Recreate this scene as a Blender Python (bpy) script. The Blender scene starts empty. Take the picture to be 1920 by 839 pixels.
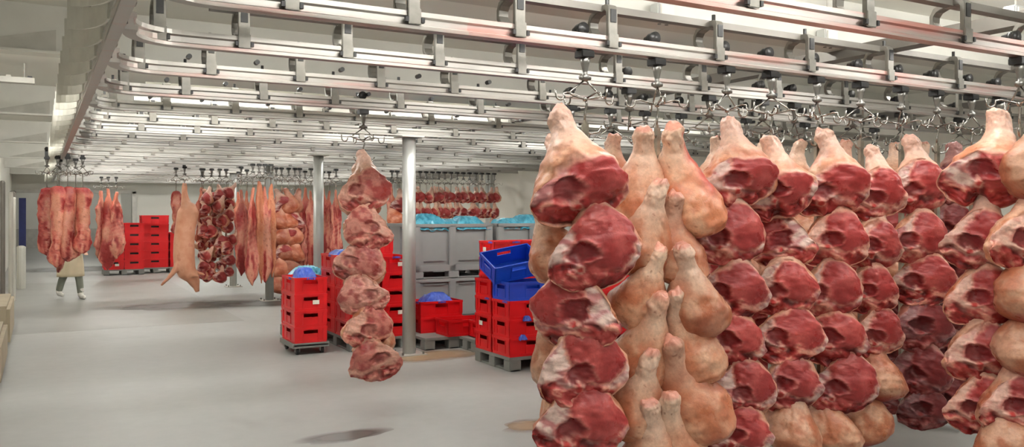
import bpy, bmesh, math, random
import numpy as np
from mathutils import Vector, Matrix, Euler
random.seed(7)
PI = math.pi
C = bpy.context.scene.collection
sc = bpy.context.scene
EYE = 1.70; F = 1571.0; YAW = math.radians(29.4); HZ = 398.0
CY, SY = math.cos(YAW), math.sin(YAW)

# ---------------------------------------------------------------- camera
cam_d = bpy.data.cameras.new('camera'); cam = bpy.data.objects.new('camera', cam_d); C.objects.link(cam)
cam.location = (0, 0, EYE); cam.rotation_euler = (PI/2, 0, -YAW)
cam_d.sensor_width = 36; cam_d.lens = 36*F/1920; cam_d.shift_y = -(419.5-HZ)/1920
cam_d.clip_start = .05; cam_d.clip_end = 200
sc.camera = cam
sc.view_settings.view_transform = 'Standard'; sc.view_settings.look = 'None'
sc.view_settings.gamma = 1; sc.view_settings.use_curve_mapping = False
sc.view_settings.exposure = 0.22

def at(u, v, d):
    """world point at depth d seen in the photograph at u, v"""
    la = (u-960)/F*d
    return Vector((la*CY+d*SY, d*CY-la*SY, EYE-(v-HZ)/F*d))
def bearing(p): return math.atan2(p.x, p.y)

# ---------------------------------------------------------------- materials
def lin(c): 
    c = c/255.0
    return c/12.92 if c <= .04045 else ((c+.055)/1.055)**2.4
def rgb(r, g, b): return (lin(r), lin(g), lin(b), 1)
def new_mat(name):
    m = bpy.data.materials.new(name); m.use_nodes = True
    return m, m.node_tree, m.node_tree.nodes['Principled BSDF']
def nd(t, kind, **kw):
    n = t.nodes.new(kind)
    for k, v in kw.items(): setattr(n, k, v)
    return n
def noise_node(t, scale, detail=4, coord='Object', rough=.55, stretch=None):
    tc = nd(t, 'ShaderNodeTexCoord'); n = nd(t, 'ShaderNodeTexNoise')
    n.inputs['Scale'].default_value = scale; n.inputs['Detail'].default_value = detail; n.inputs['Roughness'].default_value = rough
    if stretch:
        mp = nd(t, 'ShaderNodeMapping'); mp.inputs['Scale'].default_value = stretch
        t.links.new(tc.outputs[coord], mp.inputs['Vector']); t.links.new(mp.outputs[0], n.inputs['Vector'])
    else: t.links.new(tc.outputs[coord], n.inputs['Vector'])
    return n
def ramp(t, src, stops):
    r = nd(t, 'ShaderNodeValToRGB'); e = r.color_ramp.elements
    while len(e) < len(stops): e.new(.5)
    for i, (p, c) in enumerate(stops): e[i].position = p; e[i].color = c
    t.links.new(src, r.inputs[0]); return r
def mixc(t, a, b, fac, mode='MIX'):
    m = nd(t, 'ShaderNodeMix', data_type='RGBA', blend_type=mode)
    for s, x in ((m.inputs['Factor'], fac), (m.inputs['A'], a), (m.inputs['B'], b)):
        if hasattr(x, 'is_output'): t.links.new(x, s)
        else: s.default_value = x
    return m.outputs['Result']
def bump(t, bs, src, strength, dist=.01):
    b = nd(t, 'ShaderNodeBump'); b.inputs['Strength'].default_value = strength; b.inputs['Distance'].default_value = dist
    t.links.new(src, b.inputs['Height']); t.links.new(b.outputs[0], bs.inputs['Normal'])
def plain(name, col, rough=.5, metal=0, var=.12, scale=6, bmp=0, stretch=None):
    m, t, bs = new_mat(name)
    n = noise_node(t, scale, stretch=stretch)
    lo = tuple(x*(1-var) for x in col[:3])+(1,); hi = tuple(min(1, x*(1+var)) for x in col[:3])+(1,)
    r = ramp(t, n.outputs['Fac'], [(.3, lo), (.7, hi)])
    t.links.new(r.outputs[0], bs.inputs['Base Color'])
    bs.inputs['Roughness'].default_value = rough; bs.inputs['Metallic'].default_value = metal
    if bmp: bump(t, bs, n.outputs['Fac'], bmp)
    return m
M = {}
M['alu'] = plain('brushed_aluminium', (.43, .42, .395, 1), .42, .9, .1, 3, .08, (1, 14, 14))
M['steel'] = plain('dull_steel', (.24, .235, .22, 1), .38, .85, .2, 9)
M['plate'] = plain('pale_switch_plate', rgb(214, 212, 202), .35, .1, .08, 9)
M['galv'] = plain('galvanized_steel', rgb(196, 194, 186), .45, .35, .1, 5)
M['chrome'] = plain('polished_steel', (.36, .345, .32, 1), .22, 1, .15, 20)
M['cast'] = plain('cast_bracket', rgb(134, 131, 124), .36, .6, .15, 12)
M['black'] = plain('plain_black', (.02, .02, .02, 1), .35, 0, .3, 20)
M['rod'] = plain('hook_rod_steel', (.42, .39, .33, 1), .3, .9, .3, 12)
M['wall'] = plain('white_panel', rgb(226, 224, 214), .5, 0, .03, .8)
M['ceil'] = plain('ceiling_panel', rgb(236, 235, 226), .55, 0, .03, .5)
M['beam'] = plain('painted_beam', rgb(208, 207, 198), .45, .1, .06, 2)
M['beamd'] = plain('dark_beam', rgb(120, 116, 110), .45, .4, .1, 4)
M['post'] = plain('galvanized_post', rgb(186, 187, 184), .38, .45, .08, 2, .05, (6, 6, 1))
M['kerb'] = plain('kerb_block', rgb(166, 154, 132), .7, 0, .1, 3)
M['navy'] = plain('blue_plastic_curtain', rgb(40, 50, 110), .5)
M['red'] = plain('red_plastic', rgb(216, 24, 30), .36, 0, .1, 3)
M['blue'] = plain('blue_plastic', rgb(24, 74, 196), .36, 0, .12, 3)
M['pallet'] = plain('grey_plastic', rgb(128, 130, 126), .6, 0, .1, 5)
M['bin'] = plain('grey_container_plastic', rgb(158, 160, 160), .5, 0, .06, 2)
M['label'] = plain('paper_label', rgb(235, 228, 215), .7, 0, .12, 60)
M['mark'] = plain('blue_print', rgb(70, 80, 190), .5, 0, .3, 80)
M['hole'] = plain('dark_gap', (.012, .01, .01, 1), .8)

def pink_rail():
    m, t, bs = new_mat('stained_aluminium_rail')
    n = noise_node(t, 1.6, 5, stretch=(1, 6, 10))
    base = mixc(t, (.66, .64, .60, 1), (.55, .25, .22, 1), 0.0)
    r = ramp(t, n.outputs['Fac'], [(.42, (.43, .41, .38, 1)), (.55, (.46, .35, .32, 1)), (.70, (.48, .26, .23, 1))])
    t.links.new(r.outputs[0], bs.inputs['Base Color'])
    bs.inputs['Roughness'].default_value = .36; bs.inputs['Metallic'].default_value = .75
    return m
M['pinkrail'] = pink_rail()
M['cross'] = M['pinkrail'].copy(); [setattr(n_.color_ramp.elements[k_], 'position', p_) for n_ in M['cross'].node_tree.nodes if n_.type == 'VALTORGB' for k_, p_ in ((2, .85), (1, .68), (0, .54))]; M['cross'].name = 'faintly_stained_rail'; M['redrail'] = M['pinkrail'].copy(); M['redrail'].name = 'red_stained_rail'
for n_ in M['redrail'].node_tree.nodes:
    if n_.type == 'VALTORGB':
        n_.color_ramp.elements[0].position = .34; n_.color_ramp.elements[1].position = .46; n_.color_ramp.elements[2].position = .62; n_.color_ramp.elements[2].color = (.56, .27, .235, 1)

def floor_mat():
    m, t, bs = new_mat('sealed_concrete_floor')
    a = noise_node(t, .35, 6, rough=.6); b = noise_node(t, 7, 5); c = noise_node(t, .9, 3, stretch=(1, .5, 1))
    r1 = ramp(t, a.outputs['Fac'], [(.35, rgb(146, 147, 144)), (.62, rgb(162, 163, 160))])
    r2 = ramp(t, b.outputs['Fac'], [(.3, (.9, .9, .9, 1)), (.7, (1, 1, 1, 1))])
    k = mixc(t, r1.outputs[0], r2.outputs[0], .6, 'MULTIPLY')
    # worn damp tracks across the floor
    r3 = ramp(t, c.outputs['Fac'], [(.62, (1, 1, 1, 1)), (.74, (.8, .79, .77, 1))])
    k = mixc(t, k, r3.outputs[0], .7, 'MULTIPLY')
    t.links.new(k, bs.inputs['Base Color'])
    rr = ramp(t, a.outputs['Fac'], [(.3, (.42, .42, .42, 1)), (.7, (.6, .6, .6, 1))]); t.links.new(rr.outputs[0], bs.inputs['Roughness'])
    bump(t, bs, b.outputs['Fac'], .06)
    return m
M['floor'] = floor_mat()

def meat_mat(name='meat_surface', tint=(1, 1, 1, 1), rough=.34):
    m, t, bs = new_mat(name)
    at_ = nd(t, 'ShaderNodeAttribute'); at_.attribute_name = 'Col'
    n = noise_node(t, 55, 5, rough=.65); n2 = noise_node(t, 14, 4)
    r = ramp(t, n.outputs['Fac'], [(.3, (.72, .68, .68, 1)), (.7, (1.18, 1.15, 1.12, 1))])
    c = mixc(t, at_.outputs['Color'], r.outputs[0], .5, 'MULTIPLY')
    gm = nd(t, 'ShaderNodeGamma'); gm.inputs['Gamma'].default_value = 1.3; t.links.new(c, gm.inputs['Color']); c = gm.outputs[0]
    oi = nd(t, 'ShaderNodeObjectInfo'); 
    r2 = ramp(t, oi.outputs['Random'], [(0, (.84, .80, .82, 1)), (1, (1.14, 1.12, 1.10, 1))])
    c = mixc(t, c, r2.outputs[0], 1.0, 'MULTIPLY')
    c = mixc(t, c, tint, 1.0, 'MULTIPLY')
    t.links.new(c, bs.inputs['Base Color'])
    rr = ramp(t, n2.outputs['Fac'], [(.35, (rough-.08,)*3+(1,)), (.7, (rough+.16,)*3+(1,))])
    t.links.new(rr.outputs[0], bs.inputs['Roughness'])
    bump(t, bs, n.outputs['Fac'], .35, .006)
    return m
M['meat'] = meat_mat()
M['rosy'] = meat_mat('rosy_meat_surface', (1, .72, .68, 1), .34)
M['darkmeat'] = meat_mat('dark_fill_surface', (.50, .36, .42, 1), .4)

def emis(name, col, s):
    m, t, bs = new_mat(name)
    bs.inputs['Base Color'].default_value = (.9, .9, .9, 1)
    bs.inputs['Emission Color'].default_value = col; bs.inputs['Emission Strength'].default_value = s
    return m
M['lamp'] = emis('unseen_lamp_diffuser', (1, .985, .955, 1), 46)

# ---------------------------------------------------------------- mesh helpers
class MB:
    def __init__(s): s.v = []; s.f = []
    def add(s, vs, fs):
        o = len(s.v); s.v += [tuple(x) for x in vs]; s.f += [tuple(i+o for i in f) for f in fs]; return s
    def box(s, x0, x1, y0, y1, z0, z1, mat=None):
        vs = [Vector((x, y, z)) for z in (z0, z1) for y in (y0, y1) for x in (x0, x1)]
        if mat is not None: vs = [mat @ v for v in vs]
        return s.add(vs, [(0, 2, 3, 1), (4, 5, 7, 6), (0, 1, 5, 4), (2, 6, 7, 3), (0, 4, 6, 2), (1, 3, 7, 5)])
    def prism(s, poly, axis, a, b):
        """closed outline extruded along an axis: poly in the two other axes, in order"""
        def P(p, t):
            return {'x': (t, p[0], p[1]), 'y': (p[0], t, p[1]), 'z': (p[0], p[1], t)}[axis]
        n = len(poly); vs = [P(p, a) for p in poly]+[P(p, b) for p in poly]
        return s.add(vs, [tuple(range(n))[::-1], tuple(range(n, 2*n))]+[(i, (i+1) % n, n+(i+1) % n, n+i) for i in range(n)])
    def tube(s, pts, r, seg=8, flat=None):
        pts = [Vector(p) for p in pts]; rings = []
        up = Vector((0, 0, 1)); prev = None
        for i, p in enumerate(pts):
            d = (pts[min(i+1, len(pts)-1)]-pts[max(i-1, 0)]).normalized()
            ref = prev if prev is not None else (Vector((1, 0, 0)) if abs(d.z) > .9 else up)
            x = d.cross(ref)
            if x.length < 1e-4: x = d.cross(Vector((0, 1, 0)))
            x.normalize(); y = x.cross(d).normalized(); prev = y
            rr = r[i] if isinstance(r, (list, tuple)) else r
            rings.append([p+x*math.cos(2*PI*k/seg)*rr+y*math.sin(2*PI*k/seg)*rr for k in range(seg)])
        vs = [q for R in rings for q in R]; fs = []
        for i in range(len(pts)-1):
            for k in range(seg):
                fs.append((i*seg+k, i*seg+(k+1) % seg, (i+1)*seg+(k+1) % seg, (i+1)*seg+k))
        fs.append(tuple(range(seg))[::-1]); fs.append(tuple((len(pts)-1)*seg+k for k in range(seg)))
        return s.add(vs, fs)
    def mesh(s, name, mat, smooth=False, bevel=0):
        me = bpy.data.meshes.new(name); me.from_pydata(s.v, [], s.f)
        bm = bmesh.new(); bm.from_mesh(me); bmesh.ops.recalc_face_normals(bm, faces=bm.faces); 
        if bevel: bmesh.ops.bevel(bm, geom=[e for e in bm.edges if e.calc_face_angle(0) > .6], offset=bevel, segments=2, affect='EDGES', clamp_overlap=True)
        bm.to_mesh(me); bm.free()
        me.materials.append(mat)
        if smooth: me.polygons.foreach_set('use_smooth', [True]*len(me.polygons))
        return me
    def build(s, name, mat, parent=None, loc=None, smooth=False, bevel=0):
        o = bpy.data.objects.new(name, s.mesh(name, mat, smooth, bevel)); C.objects.link(o)
        if parent is not None: o.parent = parent
        if loc is not None: o.location = loc
        return o
def tag(o, label, cat, group=None, kind=None):
    o['label'] = label; o['category'] = cat
    if group: o['group'] = group
    if kind: o['kind'] = kind
    return o
def thing(name, label, cat, loc=(0, 0, 0), rz=0, group=None):
    o = bpy.data.objects.new(name, None); C.objects.link(o); o.location = loc; o.rotation_euler = (0, 0, rz)
    o.empty_display_size = .1
    return tag(o, label, cat, group)
def struct(name, mb, mat, bevel=0):
    o = mb.build(name, mat, bevel=bevel); o['kind'] = 'structure'; return o
def child(name, mesh, parent, loc=(0, 0, 0), rz=0, label=None):
    o = bpy.data.objects.new(name, mesh); C.objects.link(o); o.parent = parent; o.location = loc; o.rotation_euler = (0, 0, rz)
    if label: o['label'] = label
    return o
def arc(cx, cy, r, a0, a1, n): return [(cx+r*math.cos(a0+(a1-a0)*i/n), cy+r*math.sin(a0+(a1-a0)*i/n)) for i in range(n+1)]
ORD = ['nearest', 'second', 'third', 'fourth', 'fifth', 'sixth', 'seventh', 'eighth', 'ninth', 'tenth', 'eleventh', 'twelfth', 'thirteenth', 'fourteenth',
       'fifteenth', 'sixteenth', 'seventeenth', 'eighteenth', 'nineteenth', 'twentieth', 'twenty-first', 'twenty-second', 'twenty-third', 'twenty-fourth', 'twenty-fifth']
ORD1 = ['first']+ORD[1:]

# value noise on numpy arrays
def _h(ix, iy, iz, seed):
    n = (ix*374761393+iy*668265263+iz*2147483647+seed*1274126177) & 0xffffffff
    n = ((n ^ (n >> 13))*1103515245) & 0xffffffff
    n = ((n ^ (n >> 15))*2654435761) & 0xffffffff
    return (n ^ (n >> 16))/4294967295.0
def vn(p, seed=0):
    p = np.asarray(p, float); i = np.floor(p).astype(np.int64); f = p-i; f = f*f*(3-2*f)
    r = 0
    for dx in (0, 1):
        for dy in (0, 1):
            for dz in (0, 1):
                w = (f[..., 0] if dx else 1-f[..., 0])*(f[..., 1] if dy else 1-f[..., 1])*(f[..., 2] if dz else 1-f[..., 2])
                r = r+w*_h(i[..., 0]+dx, i[..., 1]+dy, i[..., 2]+dz, seed)
    return r
def fbm(p, seed=0, o=4):
    s = 0; a = .5; q = np.asarray(p, float)
    for k in range(o): s = s+a*vn(q, seed+k*17); q = q*2.03+5.1; a *= .5
    return s/(1-.5**o)
def sst(a, b, x): 
    t = np.clip((x-a)/(b-a), 0, 1); return t*t*(3-2*t)
def L3(r, g, b): return np.array([lin(r), lin(g), lin(b)])
def grid_mesh(name, P, col, mat, close=True):
    """P: (nt, na, 3) rings, col: (nt, na, 3)"""
    nt, na = P.shape[:2]
    vs = P.reshape(-1, 3); n0 = len(vs)
    vs = np.vstack([vs, P[0].mean(0)[None], P[-1].mean(0)[None]])
    cl = np.vstack([col.reshape(-1, 3), col[0].mean(0)[None], col[-1].mean(0)[None]])
    fs = []
    for i in range(nt-1):
        for j in range(na):
            k = (j+1) % na
            fs.append((i*na+j, (i+1)*na+j, (i+1)*na+k, i*na+k))
    for j in range(na):
        k = (j+1) % na
        fs.append((n0, j, k)); fs.append((n0+1, (nt-1)*na+k, (nt-1)*na+j))
    me = bpy.data.meshes.new(name); me.from_pydata(vs.tolist(), [], fs)
    at_ = me.attributes.new('Col', 'FLOAT_COLOR', 'POINT')
    at_.data.foreach_set('color', np.hstack([cl, np.ones((len(cl), 1))]).astype(np.float32).ravel())
    me.materials.append(mat); me.polygons.foreach_set('use_smooth', [True]*len(me.polygons))
    bm = bmesh.new(); bm.from_mesh(me); bmesh.ops.recalc_face_normals(bm, faces=bm.faces); bm.to_mesh(me); bm.free()
    return me
# ---------------------------------------------------------------- the room
ZC = 3.32; XL, XR, YB, YF = -.85, 10.4, 34.0, -3.5
XO = 3.1                                            # right jamb of the opening in the back wall
struct('floor', MB().box(-3.2, XR+.2, YF-.2, 46, -.2, 0), M['floor'])
struct('ceiling', MB().box(-3.2, XR+.2, YF-.2, 46, ZC, ZC+.2), M['ceil'])
w = MB().box(XL-.2, XL, YF, YB, 0, ZC)
struct('wall_left', w, M['wall'])
struct('wall_right', MB().box(XR, XR+.2, YF, YB, 0, ZC), M['wall'])
struct('wall_front', MB().box(XL-.2, XR+.2, YF-.2, YF, 0, ZC), M['wall'])
struct('wall_back', MB().box(XO, XR, YB, YB+.2, 0, ZC).box(XL-.2, XO, YB, YB+.2, 2.45, ZC), M['wall'])
struct('wall_corridor', MB().box(-3.2, XR, 45.8, 46, 0, ZC).box(-3.4, -3.2, YB, 46, 0, ZC).box(XR, XR+.2, YB+.2, 46, 0, ZC).box(-3.2, XL-.2, YB, YB+.2, 0, ZC), M['wall'])
struct('baseboard_back', MB().box(XO, XR, YB-.05, YB, 0, .35), M['beam'])
struct('baseboard_corridor', MB().box(-3.2, XR, 45.7, 45.8, 0, .9), M['galv'])
# steel jambs and header of the opening
struct('door_1', MB().box(XL, XL+.12, YB-.08, YB+.28, 0, 2.45).box(XO-.12, XO+.04, YB-.08, YB+.28, 0, 2.45).box(XL, XO, YB-.08, YB+.28, 2.38, 2.5).box(XO-.62, XO-.5, YB-.04, YB+.2, 0, 2.4), M['galv'])
struct('trim_1', MB().box(XL+.2, XL+.42, YB+.4, YB+.5, 0, 2.2), M['navy'])
# wall pillars on the right wall
for i, y in enumerate((19.4, 20.3, 26.0)):
    struct('trim_%d' % (i+2), MB().box(XR-.12, XR, y, y+.28, 0, ZC), M['post'])
# painted shadows with damp, and worn patches of the slab
def blotch(name, cx, cy, rx, ry, rot, col, seed):
    n = 48; mb = MB(); vs = []
    rnd = random.Random(seed); ph = [rnd.uniform(0, 6) for _ in range(4)]
    for i in range(n):
        a = 2*PI*i/n; k = 1+.14*math.sin(3*a+ph[0])+.1*math.sin(5*a+ph[1])+.06*math.sin(9*a+ph[2])
        x, y = rx*k*math.cos(a), ry*k*math.sin(a)
        vs.append((cx+x*math.cos(rot)-y*math.sin(rot), cy+x*math.sin(rot)+y*math.cos(rot), .0015+seed*.0004))
    mb.add([(x, y, z) for x, y, z in vs]+[(x, y, z-.0012) for x, y, z in vs], [tuple(range(n))]+[(i, i+n, (i+1) % n+n, (i+1) % n) for i in range(n)])
    o = mb.build(name, col); return o
def patch_mat(name, col, alpha=.8, scale=2):
    m, t, bs = new_mat(name)
    bs.inputs['Base Color'].default_value = col; bs.inputs['Roughness'].default_value = .35
    tc = nd(t, 'ShaderNodeTexCoord'); mp = nd(t, 'ShaderNodeMapping'); mp.inputs['Location'].default_value = (-1, -1, 0); mp.inputs['Scale'].default_value = (2, 2, 0)
    t.links.new(tc.outputs['Generated'], mp.inputs['Vector'])
    g = nd(t, 'ShaderNodeTexGradient', gradient_type='SPHERICAL'); t.links.new(mp.outputs[0], g.inputs[0])
    n = noise_node(t, scale, 5); mu = nd(t, 'ShaderNodeMath', operation='MULTIPLY'); t.links.new(g.outputs['Fac'], mu.inputs[0]); t.links.new(n.outputs['Fac'], mu.inputs[1])
    r = ramp(t, mu.outputs[0], [(.03, (0, 0, 0, 1)), (.3, (alpha, alpha, alpha, 1))]); t.links.new(r.outputs[0], bs.inputs['Alpha'])
    return m
SHADOW_DAMP = patch_mat('shadowed_damp_concrete', rgb(92, 90, 86), .75); DRY = patch_mat('worn_screed', rgb(176, 150, 118), .8)  # the first material paints shadows onto the floor
def fl(u, v):
    p = at(u, v, F*EYE/(v-HZ)); return p.x, p.y
k = 0
for (u, v, rx, ry, rot, m, lab) in [(645, 818, .42, .16, .1, SHADOW_DAMP, 'painted shadow and dark stain on the floor below the lone string of hams'),
        (360, 572, 1.5, .8, 0, SHADOW_DAMP, 'wide painted shadow on the damp floor under the pig carcass'),
        (520, 568, 1.5, .7, 0, SHADOW_DAMP, 'painted shadow on the floor under the hanging sides by the stub post'),
        (150, 505, 2.0, 1.6, 0, SHADOW_DAMP, 'painted shadow on the damp floor behind the walking worker'),
        (815, 668, .75, .4, .1, DRY, 'tan worn patch of floor beside the base of the thick post'),
        (1000, 800, .3, .22, .4, DRY, 'tan worn patch of floor at the foot of the front ham rack')]:
    x, y = fl(u, v); k += 1
    tag(blotch('floor_shadow_stain', x, y, rx, ry, rot, m, k), lab, 'stain', kind='structure')
# a re-laid square of darker screed
x0, y0 = fl(30, 628); x1, y1 = fl(455, 600)
o = MB().box(-.84, x1, y0, y0+9.5, -.005, .001).build('floor_screed_patch', plain('grey_screed', rgb(136, 136, 131), .45, 0, .08, 1.2)); o['kind'] = 'structure'

# ceiling: deep beams across the room and two long ones
for i, y in enumerate((4.35, 7.5, 12.3, 17.2, 22.1, 27.0, 31.5, -.5)):
    b = MB().box(XL, XR, y-.006, y+.006, 2.95, 3.32).box(XL, XR, y-.09, y+.09, 2.93, 2.95)
    tag(b.build('ceiling_beam', M['beam']), 'deep grey painted beam across the ceiling, %s from the viewer' % (ORD[i] if i < 7 else 'behind'), 'beam', kind='structure')
for i, x in enumerate((5.3, 9.2)):
    b = MB().box(x-.006, x+.006, YF, YB, 2.86, 2.95).box(x-.07, x+.07, YF, YB, 2.85, 2.862)
    tag(b.build('ceiling_beam', M['beamd']), 'dark grey long beam running towards the back wall', 'beam', kind='structure')
# shadow triangles beside the left main rail are built as grey plates
# unseen ceiling lamps, kept hidden from the camera
lm = MB().box(-.75, .75, -.05, .05, .05, .09).box(-.76, -.73, -.05, .05, -.05, .05).box(.73, .76, -.05, .05, -.05, .05).mesh('unseen_lamp_housing', M['galv'])
le = MB().tube([(-.73, 0, -.01), (.73, 0, -.01)], .03, 6).mesh('unseen_lamp_tube', M['lamp'])
n = 0
UNSEEN_LAMPS = [(x, y) for y in (-1.2, 1.6, 4.95, 8.2, 9.0, 13.2, 14.6, 18.2, 19.8, 23.2, 25.0, 28.4, 30.2) for x in (1.6, 4.2, 7.4)] + [(-.2, y) for y in (8.2, 13.2, 18.2, 23.2)]  # rows behind the camera added to light the front of the meat
UNSEEN_LAMPS += [(2.4, 3.1), (4.6, 3.1), (6.8, 3.1)]  # extra unseen row added to brighten the near beam face
UNSEEN_LAMPS += [(-.3, y) for y in ()] + [(1, 38.5), (5, 38.5), (1, 43), (6, 43)]
for x, y in UNSEEN_LAMPS:
    t_ = thing('unseen_ceiling_lamp', 'unseen long white fluorescent batten on the ceiling above the rails', 'lamp', (x, y, ZC-.09), 0, 'unseen fluorescent battens on the ceiling')
    child('housing', lm, t_); child('unseen_lamp_tube', le, t_)

# ---------------------------------------------------------------- overhead rails
ZR = 2.60; X0 = .33; RX = 9.7
prof = [(-.032, 0), (.032, 0), (.032, .018), (.013, .026), (.013, .056), (.028, .064), (.028, .088), (.0, .092), (-.028, .088), (-.028, .064), (-.013, .056), (-.013, .026), (-.032, .018)]
prof = [(a, b+.0) for a, b in prof]
def sweep(path, mb, prof=prof):
    """profile (across, up) swept along an xy path at z 0"""
    n = len(prof); vs = []
    for i, p in enumerate(path):
        a = path[max(i-1, 0)]; b = path[min(i+1, len(path)-1)]
        dx, dy = b[0]-a[0], b[1]-a[1]; l = math.hypot(dx, dy); nx, ny = -dy/l, dx/l
        vs += [(p[0]+nx*q[0], p[1]+ny*q[0], q[1]) for q in prof]
    fs = []
    for i in range(len(path)-1):
        for j in range(n): fs.append((i*n+j, (i+1)*n+j, (i+1)*n+(j+1) % n, i*n+(j+1) % n))
    fs.append(tuple(range(n))); fs.append(tuple((len(path)-1)*n+j for j in range(n))[::-1])
    return mb.add(vs, fs)
# hanger bracket: a C of flat cast bar straddling the wheel path, bolted to the rail in front and to the carrier above
def bracket_mesh():
    outer = [(-.036, .03), (-.036, .235), (-.025, .262), (.0, .272), (.10, .262), (.15, .24), (.172, .20), (.172, .15), (.15, .115), (.11, .10), (.06, .10)]
    inner = [(.06, .112), (.105, .116), (.132, .135), (.148, .165), (.146, .195), (.128, .218), (.09, .232), (.0, .238), (-.008, .225), (-.008, .03)]
    poly = outer+inner
    mb = MB(); n = len(poly)
    # cut into quads between the two edges
    m = len(inner)
    O = outer; I = inner[::-1]
    O = [O[min(len(O)-1, i)] for i in range(len(O))]; I = I+[I[-1]]*(len(O)-len(I))
    for a, b in ((-.031, .031),):
        vs = []
        for i in range(len(O)): vs += [(a, *O[i]), (b, *O[i]), (b, *I[i]), (a, *I[i])]
        fs = []
        for i in range(len(O)-1):
            for j in range(4): fs.append((i*4+j, i*4+(j+1) % 4, (i+1)*4+(j+1) % 4, (i+1)*4+j))
        fs.append((3, 2, 1, 0)); l = (len(O)-1)*4; fs.append((l, l+1, l+2, l+3)); mb.add(vs, fs)
    mb.box(-.034, .034, -.045, -.034, .02, .10)
    return mb
brk = bracket_mesh().mesh('hanger_bracket', M['cast'], bevel=.003)
slot1 = MB().box(-.019, .019, -.042, -.036, .165, .238).mesh('dark_slot', M['black'])  # black block standing in for the shaded slot in the strap
slot2 = MB().box(-.05, -.033, -.05, -.03, .03, .055).mesh('bolt', M['black'])
slot3 = MB().box(.033, .05, -.05, -.03, .03, .055).mesh('bolt', M['black'])
slot4 = MB().tube([(0, .02, .27), (0, .02, .31)], .012, 6).mesh('top_bolt', M['black'])
rbolt = MB().tube([(0, -.05, .13), (0, .0, .13)], .017, 10).mesh('rail_bolt', M['black'])
sub = MB().box(-.03, .03, -.04, -.012, .03, .23).box(-.03, .03, -.04, .1, .22, .25).mesh('hanger_bracket', M['cast'])
RY = [2.79, 3.85, 4.87, 5.91, 7.02, 8.15, 9.24, 10.35, 11.45, 12.55, 13.65, 14.75, 15.85, 16.95, 18.05, 19.15, 20.25, 21.35, 22.45, 23.55, 24.65, 25.75, 26.85, 27.95]
RXE = [RX]*24
for i, y in enumerate(RY):
    t_ = thing('overhead_rail', '%s aluminium meat rail crossing the ceiling, counted from the camera' % ORD[i], 'rail', (0, y, ZR), 0, 'aluminium cross rails under the ceiling')
    path = [(X0+.06, -.36)]+[(X0+.06+.28-.28*math.cos(a), -.28+.28*math.sin(a)) for a in np.linspace(0, PI/2, 9)][0:]
    path = [(px, py) for px, py in path]+[(1.9, 0)]
    sweep(path, MB()).build('curved_track', M['alu'] if i > 4 else M['cross'], t_)
    sweep([(1.9, 0), (2.0, 0), (RXE[i], 0)], MB()).build('track', M['redrail'] if i == 0 else M['pinkrail'] if i < 2 else M['cross'] if i < 5 else M['alu'], t_)
    # square carrier tube above
    MB().box(X0+.5, RXE[i], .03, .09, .235, .275).build('carrier_tube', M['beamd'] if i < 5 else M['beam'], t_)
    for x in (.56, 1.0, 1.6, 2.2, 2.8, 3.6, 4.4, 5.2, 6.0, 6.8, 7.6, 8.4, 9.2):
        b = child('hanger_bracket', brk if i < 9 else sub, t_, (x, 0, 0))
        if i < 9:
            child('dark_slot', slot1, b); child('bolt', slot2, b); child('bolt', slot3, b); child('top_bolt', slot4, b)
        elif i < 18: child('dark_slot', slot1, b)
        if 2 < i < 14 and x < 9: child('rail_bolt', rbolt, t_, (x+.3, 0, 0))
# main rail towards the back with its switches
t_ = thing('main_rail', 'long main rail running to the far end on the left, joined by every cross rail', 'rail', (X0, 0, ZR))
sweep([(0, 1.5), (0, 10), (0, 29)], MB(), [(a*.95, b) for a, b in prof]).build('track', M['cross'], t_)
MB().box(-.03, .03, 1.5, 29, .20, .27).build('carrier_tube', M['galv'], t_)
mbp = MB()
pth = [(-.17+.17*math.cos(a), .34*math.sin(a)) for a in np.linspace(0, PI/2*.95, 8)]
vs = [(x, y, z) for (x, y) in pth for z in (0, .16)]+[(x-.012, y, z) for (x, y) in pth for z in (0, .16)]
n8 = len(pth)
fs = []
for q in range(n8-1):
    a = q*2; c = n8*2+q*2
    fs += [(a, a+2, a+3, a+1), (c, c+1, c+3, c+2), (a+1, a+3, c+3, c+1), (a, c, c+2, a+2)]
fs += [(0, 1, 2*n8+1, 2*n8), (2*n8-2, 4*n8-2, 4*n8-1, 2*n8-1)]
swm = MB().add(vs, fs).mesh('switch_plate', M['plate'])
for y in np.arange(2.2, 28.5, .53):
    child('switch_plate', swm, t_, (-.045, float(y), .0))
    child('hanger_bracket', brk if y < 10 else sub, t_, (.0, float(y)+.28, .0), PI/2)
for y in (7.5, 12.3, 17.2, 22.1, 27.0):  # plates added in the shape of shadows on the beam faces
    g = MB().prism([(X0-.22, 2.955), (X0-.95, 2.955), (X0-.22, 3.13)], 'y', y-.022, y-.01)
    tag(g.build('shadow_plate', plain('beam_shadow_grey', rgb(182, 180, 170), .5) if y < 8 else bpy.data.materials['beam_shadow_grey']), 'grey triangular plate standing in for a shadow on a ceiling beam', 'shadow plate', 'shadow plates above the main rail', 'structure')

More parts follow.
